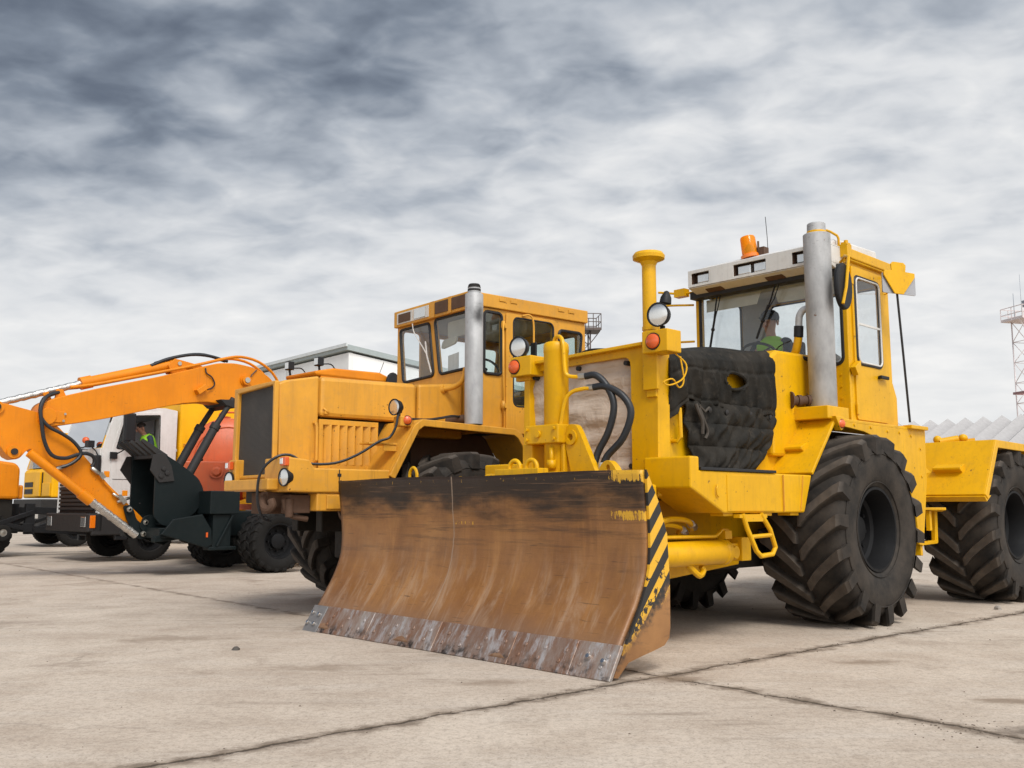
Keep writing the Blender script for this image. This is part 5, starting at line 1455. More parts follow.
    for y in (1.02, 1.44):
        lk.prism(rpoly([(-2.33, 1.14), (-2.20, 1.16), (-2.14, 1.05), (-2.10, .92), (-1.90, .76), (-1.90, .62), (-2.02, .58), (-2.12, .68), (-2.26, .92)], .05, 3), 'y', y, y + .035)
        lk.prism(rpoly([(-2.06, .80), (-2.0, .96), (-1.88, 1.0), (-1.60, .92), (-1.50, .82), (-1.56, .74), (-1.98, .70)], .05, 3), 'y', y - .04, y - .005)
    lo = lk.build('bucket_link', D, t, bevel=.006)
    q = MB()
    for x, z in ((-2.24, 1.08), (-1.96, .87), (-1.99, .68), (-1.58, .83)):
        q.lathe([(.022, .0), (.045, 0), (.045, .02), (.022, .022), (.02, .05)], (x, .99, z), (0, -1, 0), 16)
    q.build('pin', M['brass'], lo)
    # bucket
    side = [(-1.92, .97), (-1.92, 1.98), (-1.84, 2.03), (-1.60, 1.90), (-1.36, 1.75), (-1.16, 1.60), (-1.06, 1.42), (-1.08, 1.20), (-1.20, 1.02), (-1.40, .89), (-1.66, .80), (-1.80, .83)]
    bk = MB()
    for y in (.78, 1.74):
        bk.prism(rpoly(side, .06, 3), 'y', y, y + .04)
    sh = spline([Vector((p[0], p[1], 0)) for p in side[2:]], 3)
    band = offset_band([(p.x, p.y) for p in sh], .03)
    bk.prism(band, 'y', .815, 1.745)
    bu = bk.build('bucket', D, t, bevel=.006)
    tt = MB()
    for k in range(5):
        y = .80 + k * .228
        tt.hexa([(-1.84, y, 1.94), (-1.84, y + .12, 1.94), (-1.72, y + .12, 1.99), (-1.72, y, 1.99), (-2.16, y + .025, 2.19), (-2.16, y + .09, 2.19), (-2.13, y + .09, 2.24), (-2.13, y + .025, 2.24)])
    tt.box(-1.90, -1.72, .79, 1.77, 1.93, 1.985)
    tt.build('bucket_tooth', M['dark_steel'], bu, bevel=.006)
    for y in (.75, 1.785):
        MB().prism([(-1.98, 1.98), (-2.02, 1.72), (-1.86, 1.52), (-1.60, 1.55), (-1.66, 1.80), (-1.80, 2.02)] if y < 1 else [(-2.0, 1.98), (-2.10, 1.75), (-1.9, 1.5), (-1.8, 1.6), (-1.86, 2.0)], 'y', y, y + .03).build('side_cutter', M['dark_steel'], bu, bevel=.005)
    q = MB()
    for x, z in ((-1.80, 1.75), (-1.74, 1.68), (-1.84, 1.63)):
        q.lathe([(0, .03), (.035, .025), (.045, .0)], (x, .752, z), (0, -1, 0), 8)
    q.build('bolt', M['dark_steel'], bu)
    return t
build_ex()

# ================================================================== white truck with yellow box
WO = (-7.57, 20.28, 0); WR = 44
def build_truck():
    t = thing('box_truck', 'white cab truck with a plain yellow box body behind the excavator arm', 'truck', WO, WR)
    Wp = M['white_paint']
    wm = small_wheel_meshes(.50, .30, 44, False)
    for ax in (0, 3.9):
        small_wheel(t, wm, ax, .17, .50, True); small_wheel(t, wm, ax, 2.2, .50, False)
    MB().box(-1.1, 5.8, .75, 1.0, .60, .88).box(-1.1, 5.8, 1.45, 1.7, .60, .88).cyl((0, .2, .5), (0, 2.2, .5), .09).cyl((3.9, .2, .5), (3.9, 2.2, .5), .12).build('chassis', M['greasy'], t)
    # cab shell
    so = [(-1.12, .95), (-1.10, 2.33), (-.90, 3.02), (-.72, 3.16), (.20, 3.22), (.46, 3.18), (.46, 1.0), (.36, .80), (.30, 1.0), (-.50, 1.0), (-.62, .80), (-1.10, .80)]
    win = rpoly([(-.82, 2.32), (-.66, 3.0), (.07, 3.06), (.09, 2.26)], .04)
    for y in (.0, 2.38):
        w = MB().wall((0, y, 0), (1, 0, 0), (0, 0, 1), so, [win], th=-.04 if y < 1 else .04).build('cab_wall', Wp, t, bevel=.008)
        if y > 1:
            MB().wall((0, y + .01, 0), (1, 0, 0), (0, 0, 1), win, th=.006).build('side_window', M['glass_pale'], w)
        else:
            MB().tube([(p[0], y - .006, p[1]) for p in win], .012, 6, closed=True).build('gasket', M['gasket'], w)
    d = MB().wall((0, -.002, 0), (1, 0, 0), (0, 0, 1), rpoly([(-.92, 1.15), (-.92, 2.22), (-.72, 3.06), (.13, 3.13), (.15, 1.15)], .04), [rpoly([(-.84, 2.30), (-.67, 3.01), (.08, 3.07), (.10, 2.24)], .04)], th=.016).build('door', Wp, t, bevel=.005)
    MB().box(-.88, .13, -.024, -.019, 1.68, 1.69).box(.0, .10, -.05, -.019, 2.05, 2.10).build('handle', M['dark_steel'], d, bevel=.004)
    fr = MB().box(-1.13, -1.09, .04, 2.34, 1.55, 2.32).box(-1.10, .46, .04, 2.34, 1.0, 1.04).box(.42, .46, .04, 2.34, 1.04, 3.16).prism([(-.90, 3.02), (-.72, 3.165), (.20, 3.225), (.46, 3.185), (.46, 3.15), (.20, 3.19), (-.70, 3.12), (-.87, 3.0)], 'y', .04, 2.34)
    fr.box(.462, .47, -.015, 2.40, 2.30, 2.36)
    fr.build('cab_shell', Wp, t, bevel=.01)
    MB().wall((-1.10, 2.30, 2.33), (0, -1, 0), (.20, 0, .69), [(0, 0), (2.22, 0), (2.18, .98), (.04, .98)], th=.008).build('windshield', M['glass_sky'], t)
    MB().box(-.86, .40, .05, 2.33, 3.05, 3.09).box(.38, .41, .05, 2.33, 1.1, 2.3).box(.38, .41, .05, .25, 2.3, 3.04).box(.38, .41, 1.0, 2.33, 2.3, 3.04).box(-1.05, -.7, .06, 2.3, 1.9, 2.30).box(-1.0, .4, .05, 2.3, 1.05, 1.3).build('cab_lining', M['interior'], t)
    MB().box(-.35, .15, .35, .85, 1.30, 1.78).box(.1, .24, .36, .84, 1.78, 2.3).build('seat', M['seat'], t, bevel=.04)
    MB().tube([(-.52 + .12 * math.cos(a * PI / 10), .62 + .22 * math.sin(a * PI / 10), 2.20 - .12 * math.cos(a * PI / 10)) for a in range(20)], .017, 6, closed=True).build('steering_wheel', M['black'], t)
    g = MB()
    for k in range(7):
        g.box(-1.165, -1.12, .25, 2.15, 1.06 + k * .085, 1.11 + k * .085)
    g.build('radiator_grille', M['dark_steel'], t, bevel=.006)
    MB().box(-1.115, -1.10, .2, 2.2, 1.0, 1.6).build('grille_backing', M['black'], t)
    bp = MB().box(-1.32, -1.02, -.03, 2.42, .62, .99).box(-1.24, -.62, -.03, .05, .55, .98).build('bumper', M['dark_steel'], t, bevel=.025)
    for y in (.22, 2.16):
        l = MB().box(-1.335, -1.322, y - .13, y + .13, .72, .92).build('headlamp', M['lamp_lens'], bp, bevel=.02)
    MB().box(-1.29, -1.18, -.045, -.031, .70, .95).build('marker_light', M['amber_lens'], bp, bevel=.006)
    MB().box(-.75, -.5, .0, .10, .45, .78).box(.52, 1.3, .02, .5, .5, .95).box(-.52, .36, .06, .45, .95, .985).build('step', M['black'], t, bevel=.02)
    # mirrors
    m = MB().box(-.80, -.57, -.34, -.20, 2.45, 3.04).build('side_mirror', M['black'], t, bevel=.03)
    MB().tube([(-.76, -.02, 3.08), (-.70, -.24, 3.06), (-.70, -.27, 2.4), (-.82, -.10, 2.22), (-.85, -.02, 2.2)], .014, 6, sub=3).box(-.96, -.82, -.07, -.025, 2.10, 2.24).build('mirror_arm', M['black'], m)
    MB().box(-1.22, -1.13, -.05, .22, 1.62, 2.17).build('front_mirror', M['black'], t, bevel=.025)
    MB().box(-1.28, -1.15, .30, .50, 2.34, 2.48).tube([(-1.2, .4, 2.4), (-1.17, .9, 2.36), (-1.16, 1.5, 2.40)], .016, 6).tube([(-1.2, .4, 2.38), (-1.16, .2, 2.26), (-1.14, .1, 2.15)], .016, 6).build('mirror_arm', M['black'], t, bevel=.01)
    MB().ball((-1.22, .62, 2.50), .07, .09, .07).build('marker_light', M['red_lens'], t)
    # yellow box body
    b = MB().box(.52, 6.0, -.02, 2.42, 1.05, 3.75)
    bo = b.build('box_body', M['van_yellow'], t, bevel=.06, seg=3)
    r = MB()
    for z in (1.72, 2.42, 2.46):
        r.box(.60, 5.92, -.034, -.021, z, z + .02)
    r.build('trim_line', M['amber_paint'], bo)
    return t
build_truck()
cw = math.cos(R(WR)); sw = math.sin(R(WR))
def ww(x, y, z):
    return (WO[0] + x * cw - y * sw, WO[1] + x * sw + y * cw, z)
person('driver leaning in the white truck cab wearing a bright green hi vis vest', ww(.16, .37, 2.10), WR, 'drivers in their cabs', cap=False, wheel_reach=(-.36, 0, .40)).rotation_euler = (0, R(-24), R(WR))

# orange-red tank on a trailer between excavator and truck --------------------------------
def build_tank():
    t = thing('tank_trailer', 'round ended orange red tank on a small trailer beside the yellow box body', 'tank trailer', ww(.66, -1.95, 0), WR - 28)
    Tm = M['tank_red']
    r = .84
    k = MB().lathe([(0, -.24), (.25, -.22), (.52, -.15), (.70, -.07), (.80, -.02), (r, .05), (r, 1.45), (.70, 1.55), (.4, 1.63), (0, 1.66)], (0, .0, 2.06), (0, 1, 0), 40)
    ko = k.build('tank', Tm, t)
    MB().tube([(.66 * math.cos(a * PI / 16), -.10, 2.06 + .66 * math.sin(a * PI / 16)) for a in range(32)], .012, 6, closed=True).lathe([(r + .002, .06), (r + .015, .07), (r + .015, .12), (r + .002, .13)], (0, 0, 2.06), (0, 1, 0), 40).build('weld_ring', Tm, ko)
    MB().tube([(-.2, .3, 2.86), (-.2, .3, 3.0), (-.12, .3, 3.05), (.2, .3, 3.05), (.26, .3, 3.0), (.26, .3, 2.86)], .02, 7, sub=3).cyl((-.1, .5, 2.86), (-.1, .5, 2.98), .12, n=16).build('filler_cap', Tm, ko)
    MB().box(-.80, .10, -.62, -.26, 1.24, 2.0).build('valve_box', Tm, t, bevel=.015)
    q = MB().lathe([(0, .09), (.06, .09), (.10, .05), (.13, .05), (.13, 0), (0, 0)], (-.20, -.62, 1.80), (0, -1, 0), 18)
    q.build('valve', M['tank_red'], t)
    MB().ball((-.55, -.42, 2.04), .09, .09, .05).build('filler_cap', M['black'], t)
    MB().box(-1.0, 1.0, -.6, 1.6, 1.06, 1.18).build('side_sill', Tm, t, bevel=.01)
    MB().box(-.9, .9, -.5, 1.5, .66, 1.05).bar((-.4, -.4, .75), (-.4, -1.1, .6), .08, .08).build('trailer_frame', M['greasy'], t, bevel=.01)
    wm = small_wheel_meshes(.42, .22, 36, False)
    for y, near in ((-.30, True), (1.3, False)):
        small_wheel(t, wm, .30, y, .42, near)
build_tank()

# yellow truck further left ------------------------------------------------------------------
YO = (-12.9, 26.9, 0); YR = 44
def build_ytruck():
    t = thing('cab_over_truck', 'yellow cab over truck with black vent slots, far behind the folded excavator arm', 'truck', YO, YR)
    Yp = M['van_yellow']
    wm = small_wheel_meshes(.50, .30, 40, False)
    for ax in (.75, 4.2):
        small_wheel(t, wm, ax, .17, .50, True); small_wheel(t, wm, ax, 2.2, .50, False)
    MB().box(.1, 6, .7, 1.7, .6, .9).build('chassis', M['greasy'], t)
    b = MB().prism([(0, 1.38), (0, 2.12), (.06, 2.22), (1.6, 2.22), (1.6, 1.38)], 'y', 0, 2.4)
    b.build('cab_body', Yp, t, bevel=.05)
    so = [(.06, 2.225), (.28, 3.1), (.40, 3.2), (1.6, 3.2), (1.6, 2.225)]
    wi = rpoly([(.20, 2.28), (.40, 3.05), (1.1, 3.05), (1.1, 2.28)], .05)
    for y in (.0, 2.36):
        MB().wall((0, y, 0), (1, 0, 0), (0, 0, 1), so, [wi], th=-.04).build('cab_wall', Yp, t)
        MB().wall((0, y + .015, 0), (1, 0, 0), (0, 0, 1), wi, th=.006).build('side_window', M['glass'], t)
    MB().box(.3, 1.6, .045, 2.35, 3.16, 3.21).box(1.55, 1.6, .045, 2.35, 2.225, 3.155).build('cab_roof', Yp, t)
    MB().wall((.07, 2.32, 2.24), (0, -1, 0), (.22, 0, .86), [(0, 0), (2.25, 0), (2.20, 1.0), (.05, 1.0)], th=.008).build('windshield', M['glass'], t)
    MB().box(.2, 1.5, .1, 2.3, 2.25, 2.5).box(1.2, 1.5, .2, 2.2, 2.5, 3.0).build('seat', M['seat'], t)
    v = MB()
    for z in (1.50, 1.70):
        v.box(-.012, .0, 1.55, 2.25, z, z + .14)
    v.box(-.012, 0, 1.22, 1.32, 1.45, 2.1).box(-.012, 0, .72, .80, 1.45, 2.1)
    v.build('vent_slot', M['black'], t)
    MB().box(-.06, -.001, .82, 1.20, 1.42, 2.12).box(-.03, -.001, .05, .7, 1.42, 1.80).build('front_panel', Yp, t, bevel=.02)
    MB().box(-.25, .3, -.02, 2.42, .55, 1.34).build('bumper', M['dark_steel'], t, bevel=.03)
    for y in (.35, 2.0):
        MB().box(-.262, -.252, y - .2, y + .2, .80, 1.0).build('headlamp', M['lamp_lens'], t, bevel=.02)
    MB().box(-.12, .08, -.28, -.06, 2.3, 2.9).build('side_mirror', M['black'], t, bevel=.03)
    MB().box(1.7, 6, .0, 2.4, 1.0, 1.5).build('load_bed', Yp, t, bevel=.02)
build_ytruck()

# orange machine with a black linkage at the picture's left edge --------------------------------
UO = (-12.39, 23.15, 0); UR = 224
def build_utility():
    t = thing('utility_tractor', 'orange utility machine at the far left with a black lifting linkage carried in front', 'tractor', UO, UR)
    O = M['orange']; K = M['black']
    b = MB().prism([(.0, 1.30), (.0, 2.0), (.10, 2.12), (1.5, 2.3), (1.5, 1.30)], 'y', -.1, 1.6)
    b.build('hood', O, t, bevel=.06)
    MB().box(-.12, .0, .0, 1.5, 1.30, 1.62).box(-.2, .4, -.12, .5, 1.0, 1.42).build('lower_body', O, t, bevel=.04)
    MB().box(-.207, -.201, .05, .35, 1.24, 1.34).build('headlamp', M['lamp_lens'], t)
    MB().box(1.5, 3.0, -.1, 1.6, 1.1, 2.1).build('cab_body', O, t, bevel=.04)
    for y in (-.1, 1.56):
        MB().wall((1.5, y, 2.1), (1, 0, 0), (0, 0, 1), [(0, 0), (1.5, 0), (1.5, .85), (.2, .85)], [rpoly([(.12, .08), (1.4, .08), (1.4, .76), (.26, .76)], .05)], th=-.04).build('cab_wall', O, t)
    MB().box(1.65, 3.05, -.14, 1.66, 2.94, 3.02).build('cab_roof', M['visor_white'], t, bevel=.03)
    MB().wall((1.5, 1.55, 2.12), (0, -1, 0), (.2, 0, .8), [(0, 0), (1.6, 0), (1.6, 1), (0, 1)], th=.008).build('windshield', M['glass'], t)
    wm = small_wheel_meshes(.50, .34, 16)
    for ax in (.6, 2.6):
        small_wheel(t, wm, ax, .05, .50, True); small_wheel(t, wm, ax, 1.5, .50, False)
    MB().box(.1, 3, -.05, 1.5, .50, 1.29).cyl((.6, 0, .5), (.6, 1.5, .5), .1).cyl((2.6, 0, .5), (2.6, 1.5, .5), .1).build('chassis', M['greasy'], t)
    L = MB()
    for y in (.45, 1.6):
        L.bar((-.2, y, 1.05), (-1.9, y, .98), .10, .16).bar((-.2, y, .62), (-1.9, y, .52), .10, .15).bar((-1.85, y, .30), (-1.85, y, 1.2), .12, .16).bar((-.25, y, .5), (-.25, y, 1.2), .14, .2).bar((-.3, y, .6), (-1.8, y, 1.15), .06, .08)
    L.box(-1.98, -1.78, .4, 1.7, .95, 1.1).box(-1.98, -1.78, .4, 1.7, .42, .56).box(-.3, -.1, .4, 1.7, .55, .75)
    L.bar((-.3, 1.65, 1.0), (.8, 1.75, .62), .08, .1).bar((-.3, 1.65, .6), (.8, 1.75, .85), .07, .1).bar((.75, 1.75, .4), (.75, 1.75, 1.1), .1, .12)
    L.box(.5, .95, 1.62, 1.85, .45, .75).bar((.9, 1.7, .9), (1.5, 1.65, 1.1), .06, .06)
    lo = L.build('lifting_linkage', K, t, bevel=.008)
    w = MB().lathe([(.08, -.05), (.14, -.06), (.175, -.045), (.18, 0), (.175, .045), (.14, .06), (.08, .05)], (.40, 1.95, .55), (0, 1, 0), 26).build('guide_wheel', M['small_tyre'], lo)
    MB().lathe([(0, .055), (.04, .05), (.06, .045), (.085, .05), (.09, .03)], (.40, 1.95, .55), (0, 1, 0), 20).build('rim', M['brass'], w)
    MB().bar((.40, 1.5, .55), (.40, 2.0, .55), .05, .05).bar((.40, 1.7, .55), (-.2, 1.6, .9), .06, .08).build('wheel_arm', K, lo)
build_utility()
# ================================================================== ground
def m_ground():
    m, nt, b = newmat('worn_concrete'); nb = NB(nt)
    big = nb.noise(.35, 5, .6); mid = nb.noise(1.7, 6, .62); fine = nb.noise(22, 6, .7); grit = nb.noise(75, 4, .65)
    c = nb.mix(nb.ramp(big, [(.32, 0.), (.68, 1.)]), (.455, .375, .30), (.56, .475, .385))
    c = nb.mix(nb.math('MULTIPLY', nb.ramp(mid, [(.42, 0.), (.70, 1.)]), .7), c, (.35, .275, .21))
    # rubbed, streaky traffic film running along the slabs
    st = nb.noise(1.1, 6, .65, nb.mapping((.7, 3.2, 1), rot=(0, 0, R(-48))))
    c = nb.mix(nb.math('MULTIPLY', nb.ramp(st, [(.50, 0.), (.68, 1.)]), .35), c, (.52, .46, .395))
    c = nb.mix(nb.math('MULTIPLY', nb.ramp(fine, [(.35, 1.), (.55, 0.)]), .42), c, (.22, .175, .135))
    c = nb.mix(nb.math('MULTIPLY', nb.ramp(grit, [(.34, 1.), (.46, 0.)]), .50), c, (.15, .12, .095))
    c = nb.mix(nb.math('MULTIPLY', nb.ramp(grit, [(.58, 0.), (.68, 1.)]), .40), c, (.66, .59, .51))
    # scattered earth stains
    sn = nb.noise(.9, 7, .7, dist=.4)
    c = nb.mix(nb.math('MULTIPLY', nb.ramp(sn, [(.57, 0.), (.70, 1.)]), .60), c, (.17, .122, .086))
    t1 = nb.noise(2.0, 7, .7, nb.mapping((.55, 3.6, 1), loc=(4, 2, 0), rot=(0, 0, R(-48))))
    c = nb.mix(nb.math('MULTIPLY', nb.math('MULTIPLY', nb.ramp(t1, [(.54, 0.), (.68, 1.)]), nb.ramp(nb.noise(.45, 3, .5, nb.mapping((1, 1, 1), loc=(9, 1, 0))), [(.45, 0.), (.6, 1.)])), .55), c, (.20, .155, .115))
    # slab joints
    x, y, z = nb.sep()
    ca, sa = math.cos(R(41)), math.sin(R(41))
    wob = nb.math('MULTIPLY', nb.math('SUBTRACT', nb.noise(2.2, 6, .7), .5), .20)
    u = nb.math('ADD', nb.math('ADD', nb.math('MULTIPLY', x, ca), nb.math('MULTIPLY', y, sa)), wob)
    v = nb.math('ADD', nb.math('ADD', nb.math('MULTIPLY', x, -sa), nb.math('MULTIPLY', y, ca)), wob)
    def joint(q, q0, step):
        f = nb.math('FRACT', nb.math('ADD', nb.math('DIVIDE', nb.math('SUBTRACT', q, q0), step), .5))
        return nb.math('MULTIPLY', nb.math('ABSOLUTE', nb.math('SUBTRACT', f, .5)), step)
    d1 = joint(v, 4.30, 17.0); d2 = joint(u, 5.06, 31.0)
    d2 = nb.math('ADD', d2, nb.math('MULTIPLY', sm_step(nb, v, 4.6, 5.4), .035))
    d = nb.math('MINIMUM', d1, d2)
    jn = nb.noise(5, 5, .7)
    halo = nb.math('MULTIPLY', sm_step(nb, nb.math('ADD', d, nb.math('MULTIPLY', nb.math('SUBTRACT', jn, .5), .40)), .12, .0), .85)
    c = nb.mix(halo, c, (.150, .112, .080))
    core = sm_step(nb, nb.math('ADD', d, nb.math('MULTIPLY', nb.math('SUBTRACT', jn, .5), .05)), .018, .006)
    c = nb.mix(nb.math('MULTIPLY', core, .85), c, (.050, .036, .024))
    # hairline cracks inside slabs
    vo = nb.N.new('ShaderNodeTexVoronoi'); vo.feature = 'DISTANCE_TO_EDGE'; vo.inputs['Scale'].default_value = .30
    wv = nb.N.new('ShaderNodeVectorMath'); wv.operation = 'ADD'
    nz = nb.N.new('ShaderNodeTexNoise'); nz.inputs['Scale'].default_value = 1.3; nz.inputs['Detail'].default_value = 5
    nb.link(nb.obj(), nz.inputs[0]); nb.link(nb.obj(), wv.inputs[0]); nb.link(nz.outputs['Color'], wv.inputs[1]); nb.link(wv.outputs[0], vo.inputs['Vector'])
    hc = nb.math('MULTIPLY', sm_step(nb, vo.outputs['Distance'], .006, .0015), nb.ramp(nb.noise(.5, 3), [(.55, 0.), (.66, .28)]))
    c = nb.mix(hc, c, (.09, .065, .045))
    jn2 = nb.noise(3.2, 8, .78, nb.mapping((1, 1.6, 1), loc=(2, 6, 0)))
    pd = nb.math('SQRT', nb.math('ADD', nb.math('POWER', nb.math('MULTIPLY', nb.math('SUBTRACT', x, 2.62), 1.0), 2), nb.math('POWER', nb.math('MULTIPLY', nb.math('SUBTRACT', y, 4.95), 2.1), 2)))
    pm = sm_step(nb, nb.math('ADD', pd, nb.math('MULTIPLY', nb.math('SUBTRACT', nb.noise(4, 7, .75), .5), .9)), .38, .05)
    c = nb.mix(nb.math('MULTIPLY', pm, .8), c, (.11, .082, .06))
    # earth scuffs left where machines turned
    for k, (ex, ey, er, ax_) in enumerate(((2.62, 7.15, .34, 1.8), (2.85, 5.75, .26, 2.2), (1.05, 6.45, .30, 1.6), (-1.35, 6.9, .55, 2.4), (-.2, 6.35, .40, 2.6), (-2.9, 8.4, .7, 2.2), (4.9, 7.6, .6, 2.0))):
        q1 = nb.math('MULTIPLY', nb.math('SUBTRACT', x, ex), 1.0); q2 = nb.math('MULTIPLY', nb.math('SUBTRACT', y, ey), ax_)
        dd = nb.math('SQRT', nb.math('ADD', nb.math('MULTIPLY', q1, q1), nb.math('MULTIPLY', q2, q2)))
        em = sm_step(nb, nb.math('ADD', dd, nb.math('MULTIPLY', nb.math('SUBTRACT', jn2, .5), er * 3.2)), er, er * .1)
        c = nb.mix(nb.math('MULTIPLY', em, .75 if k < 3 else .55), c, (.20, .145, .10))
    nb.link(c, b.inputs['Base Color']); b.inputs['Roughness'].default_value = .88; b.inputs['Specular IOR Level'].default_value = .25
    h = nb.math('SUBTRACT', nb.math('ADD', nb.math('MULTIPLY', fine, .35), nb.math('ADD', nb.math('MULTIPLY', mid, .8), nb.math('MULTIPLY', grit, .15))), nb.math('MULTIPLY', core, 1.2))
    nb.bump(h, .55, .02, b)
    return m
g = MB().add([(-700, -700, 0), (700, -700, 0), (700, 700, 0), (-700, 700, 0)], [(0, 1, 2, 3)]).build('ground', m_ground())
tag(g, 'pale cracked concrete slabs of the yard', kind='structure')

# grit and clods lying along the joints
rg = random.Random(11)
mb = MB()
def clod(x, y, s):
    h = s * rg.uniform(.4, .8)
    a0 = rg.uniform(0, 6.28); n = 6; vs = []
    for zz, k in ((-.002, 1.0), (h * .6, .85), (h, .35)):
        for i in range(n):
            a = a0 + 2 * PI * i / n
            q = s * k * rg.uniform(.65, 1.1)
            vs.append((x + q * math.cos(a), y + q * math.sin(a), max(-.002, zz * rg.uniform(.8, 1.15))))
    mb.add(vs, [(j * n + i, j * n + (i + 1) % n, (j + 1) * n + (i + 1) % n, (j + 1) * n + i) for j in range(2) for i in range(n)] + [tuple(range(2 * n, 3 * n))])
ca, sa = math.cos(R(41)), math.sin(R(41))
def uv(u, v):
    return (u * ca - v * sa, u * sa + v * ca)
for k in range(300):
    if k % 3:
        x, y = uv(rg.uniform(1, 13), 4.30 + rg.gauss(0, .06))
    else:
        x, y = uv(5.06 + rg.gauss(0, .06), rg.uniform(1.0, 4.3))
    clod(x, y, abs(rg.gauss(0, .0035)) + .002)
for k in range(420):
    clod(rg.uniform(-7, 9), rg.uniform(3.6, 14), abs(rg.gauss(0, .003)) + .0015)
for k in range(60):
    x, y = uv(5.06 + rg.gauss(.0, .2), 2.35 + rg.gauss(0, .12)); clod(x, y, rg.uniform(.002, .008))
gr = mb.build('gravel', plain('earth_grit', (.13, .10, .075), .9, vary=.4))
tag(gr, 'loose grit and dry clods along the slab joints', kind='stuff')
for (x, y, s, lb) in ((5.35, 10.75, .055, 'pale broken stone on the concrete behind the front wheel of the near tractor'), (-2.18, 7.75, .035, 'small dark stone on the concrete left of the dozer blade')):
    mb = MB(); clod(x, y, s)
    tag(mb.build('stone', plain('stone_grey', (.26, .23, .2) if s > .05 else (.08, .07, .06), .9)), lb, 'stone')

# ================================================================== sheds and masts
def m_panel(name, rgb, ax, scale):
    m, nt, b = newmat(name); nb = NB(nt)
    n = nb.noise(.5, 6, .6, nb.mapping((1, 1, .3)))
    c = nb.mix(nb.ramp(n, [(.3, 0.), (.7, 1.)]), tuple(.86 * q for q in rgb), rgb)
    nb.link(c, b.inputs['Base Color']); b.inputs['Roughness'].default_value = .6
    w = nb.N.new('ShaderNodeTexWave'); w.bands_direction = ax; w.inputs['Scale'].default_value = scale; nb.link(nb.obj(), w.inputs[0])
    nb.bump(nb.math('GREATER_THAN', w.outputs['Fac'], .96), .3, .03, b)
    return m
def shed():
    t = thing('warehouse', 'white panelled warehouse with a grey sloping roof edge behind the amber tractor hood', 'warehouse', (-6.92, 40, 0), 40)
    wl = m_panel('white_wall_panels', (.74, .74, .72), 'Y', .28)
    wx = m_panel('white_end_panels', (.78, .78, .76), 'X', .28)
    L_, D_ = 34, 26
    sl = .105
    MB().prism([(0, 0), (L_, 0), (L_, 7.55), (0, 7.55)], 'x', 0, .2) if False else None
    MB().box(0, .2, .0, L_, 0, 7.62).build('wall', wl, t)
    MB().prism([(.202, 0), (D_, 0), (D_, 7.62 - sl * D_), (.202, 7.60)], 'y', .0, .2).build('wall', wx, t)
    MB().prism([(.202, 0), (D_, 0), (D_, 7.62 - sl * D_), (.202, 7.60)], 'y', L_ - .2, L_).build('wall', wx, t)
    MB().box(D_ + .01, D_ + .2, 0, L_, 0, 4.7).build('wall', wl, t)
    ro = MB().prism([(-.14, 7.72), (-.14, 7.95), (D_ + .2, 7.95 - sl * (D_ + .34)), (D_ + .2, 7.76 - sl * (D_ + .34))], 'y', -.12, L_ + .1)
    ro.build('roof', plain('roof_edge_grey', (.30, .34, .335), .6, .0), t)
    MB().box(-.21, -.146, -.14, L_ + .1, 7.86, 8.0).build('gutter', plain('gutter_zinc', (.55, .58, .58), .5, .0), t)
    q = MB()
    for y in (5.5, 11, 16.5, 22, 28):
        q.box(-.06, -.005, y, y + .12, 0, 7.6)
    q.build('downpipe', plain('pipe_white', (.5, .5, .48), .5), t)
shed()
def folded():
    r = bpy.data.objects.new('x', None); bpy.data.objects.remove(r)
    d = 45
    t = thing('storage_shed', 'low storage shed with a pale zigzag folded roof behind the rear wheel at right', 'shed', (19.0, 46, 0), 44)
    def rf(th):
        P = .80; n = 46; vs = []; fs = []
        y0 = 10
        for k in range(2 * n + 1):
            y = y0 - k * P / 2
            z = 5.02 + (.16 if k % 2 == 0 else -.16)
            vs += [(0, y, z + th), (-9, y, z - 3.2 + th), (6, y, z - 2.2 + th)]
        for k in range(2 * n):
            a = 3 * k
            fs += [(a, a + 3, a + 4, a + 1), (a, a + 2, a + 5, a + 3)]
        return MB().add(vs, fs)
    rf(0).build('roof', plain('folded_sheet', (.36, .345, .335), .8, vary=.2), t, solid=.05)
    MB().box(-8.6, -8.4, -26.6, 9.8, 0, 1.65).box(5.5, 5.7, -26.6, 9.8, 0, 2.7).prism([(-8.4, 0), (5.5, 0), (5.5, 2.7), (0, 4.75), (-8.4, 1.65)], 'y', 9.6, 9.8).build('wall', plain('shed_wall', (.40, .38, .35), .8), t)
folded()
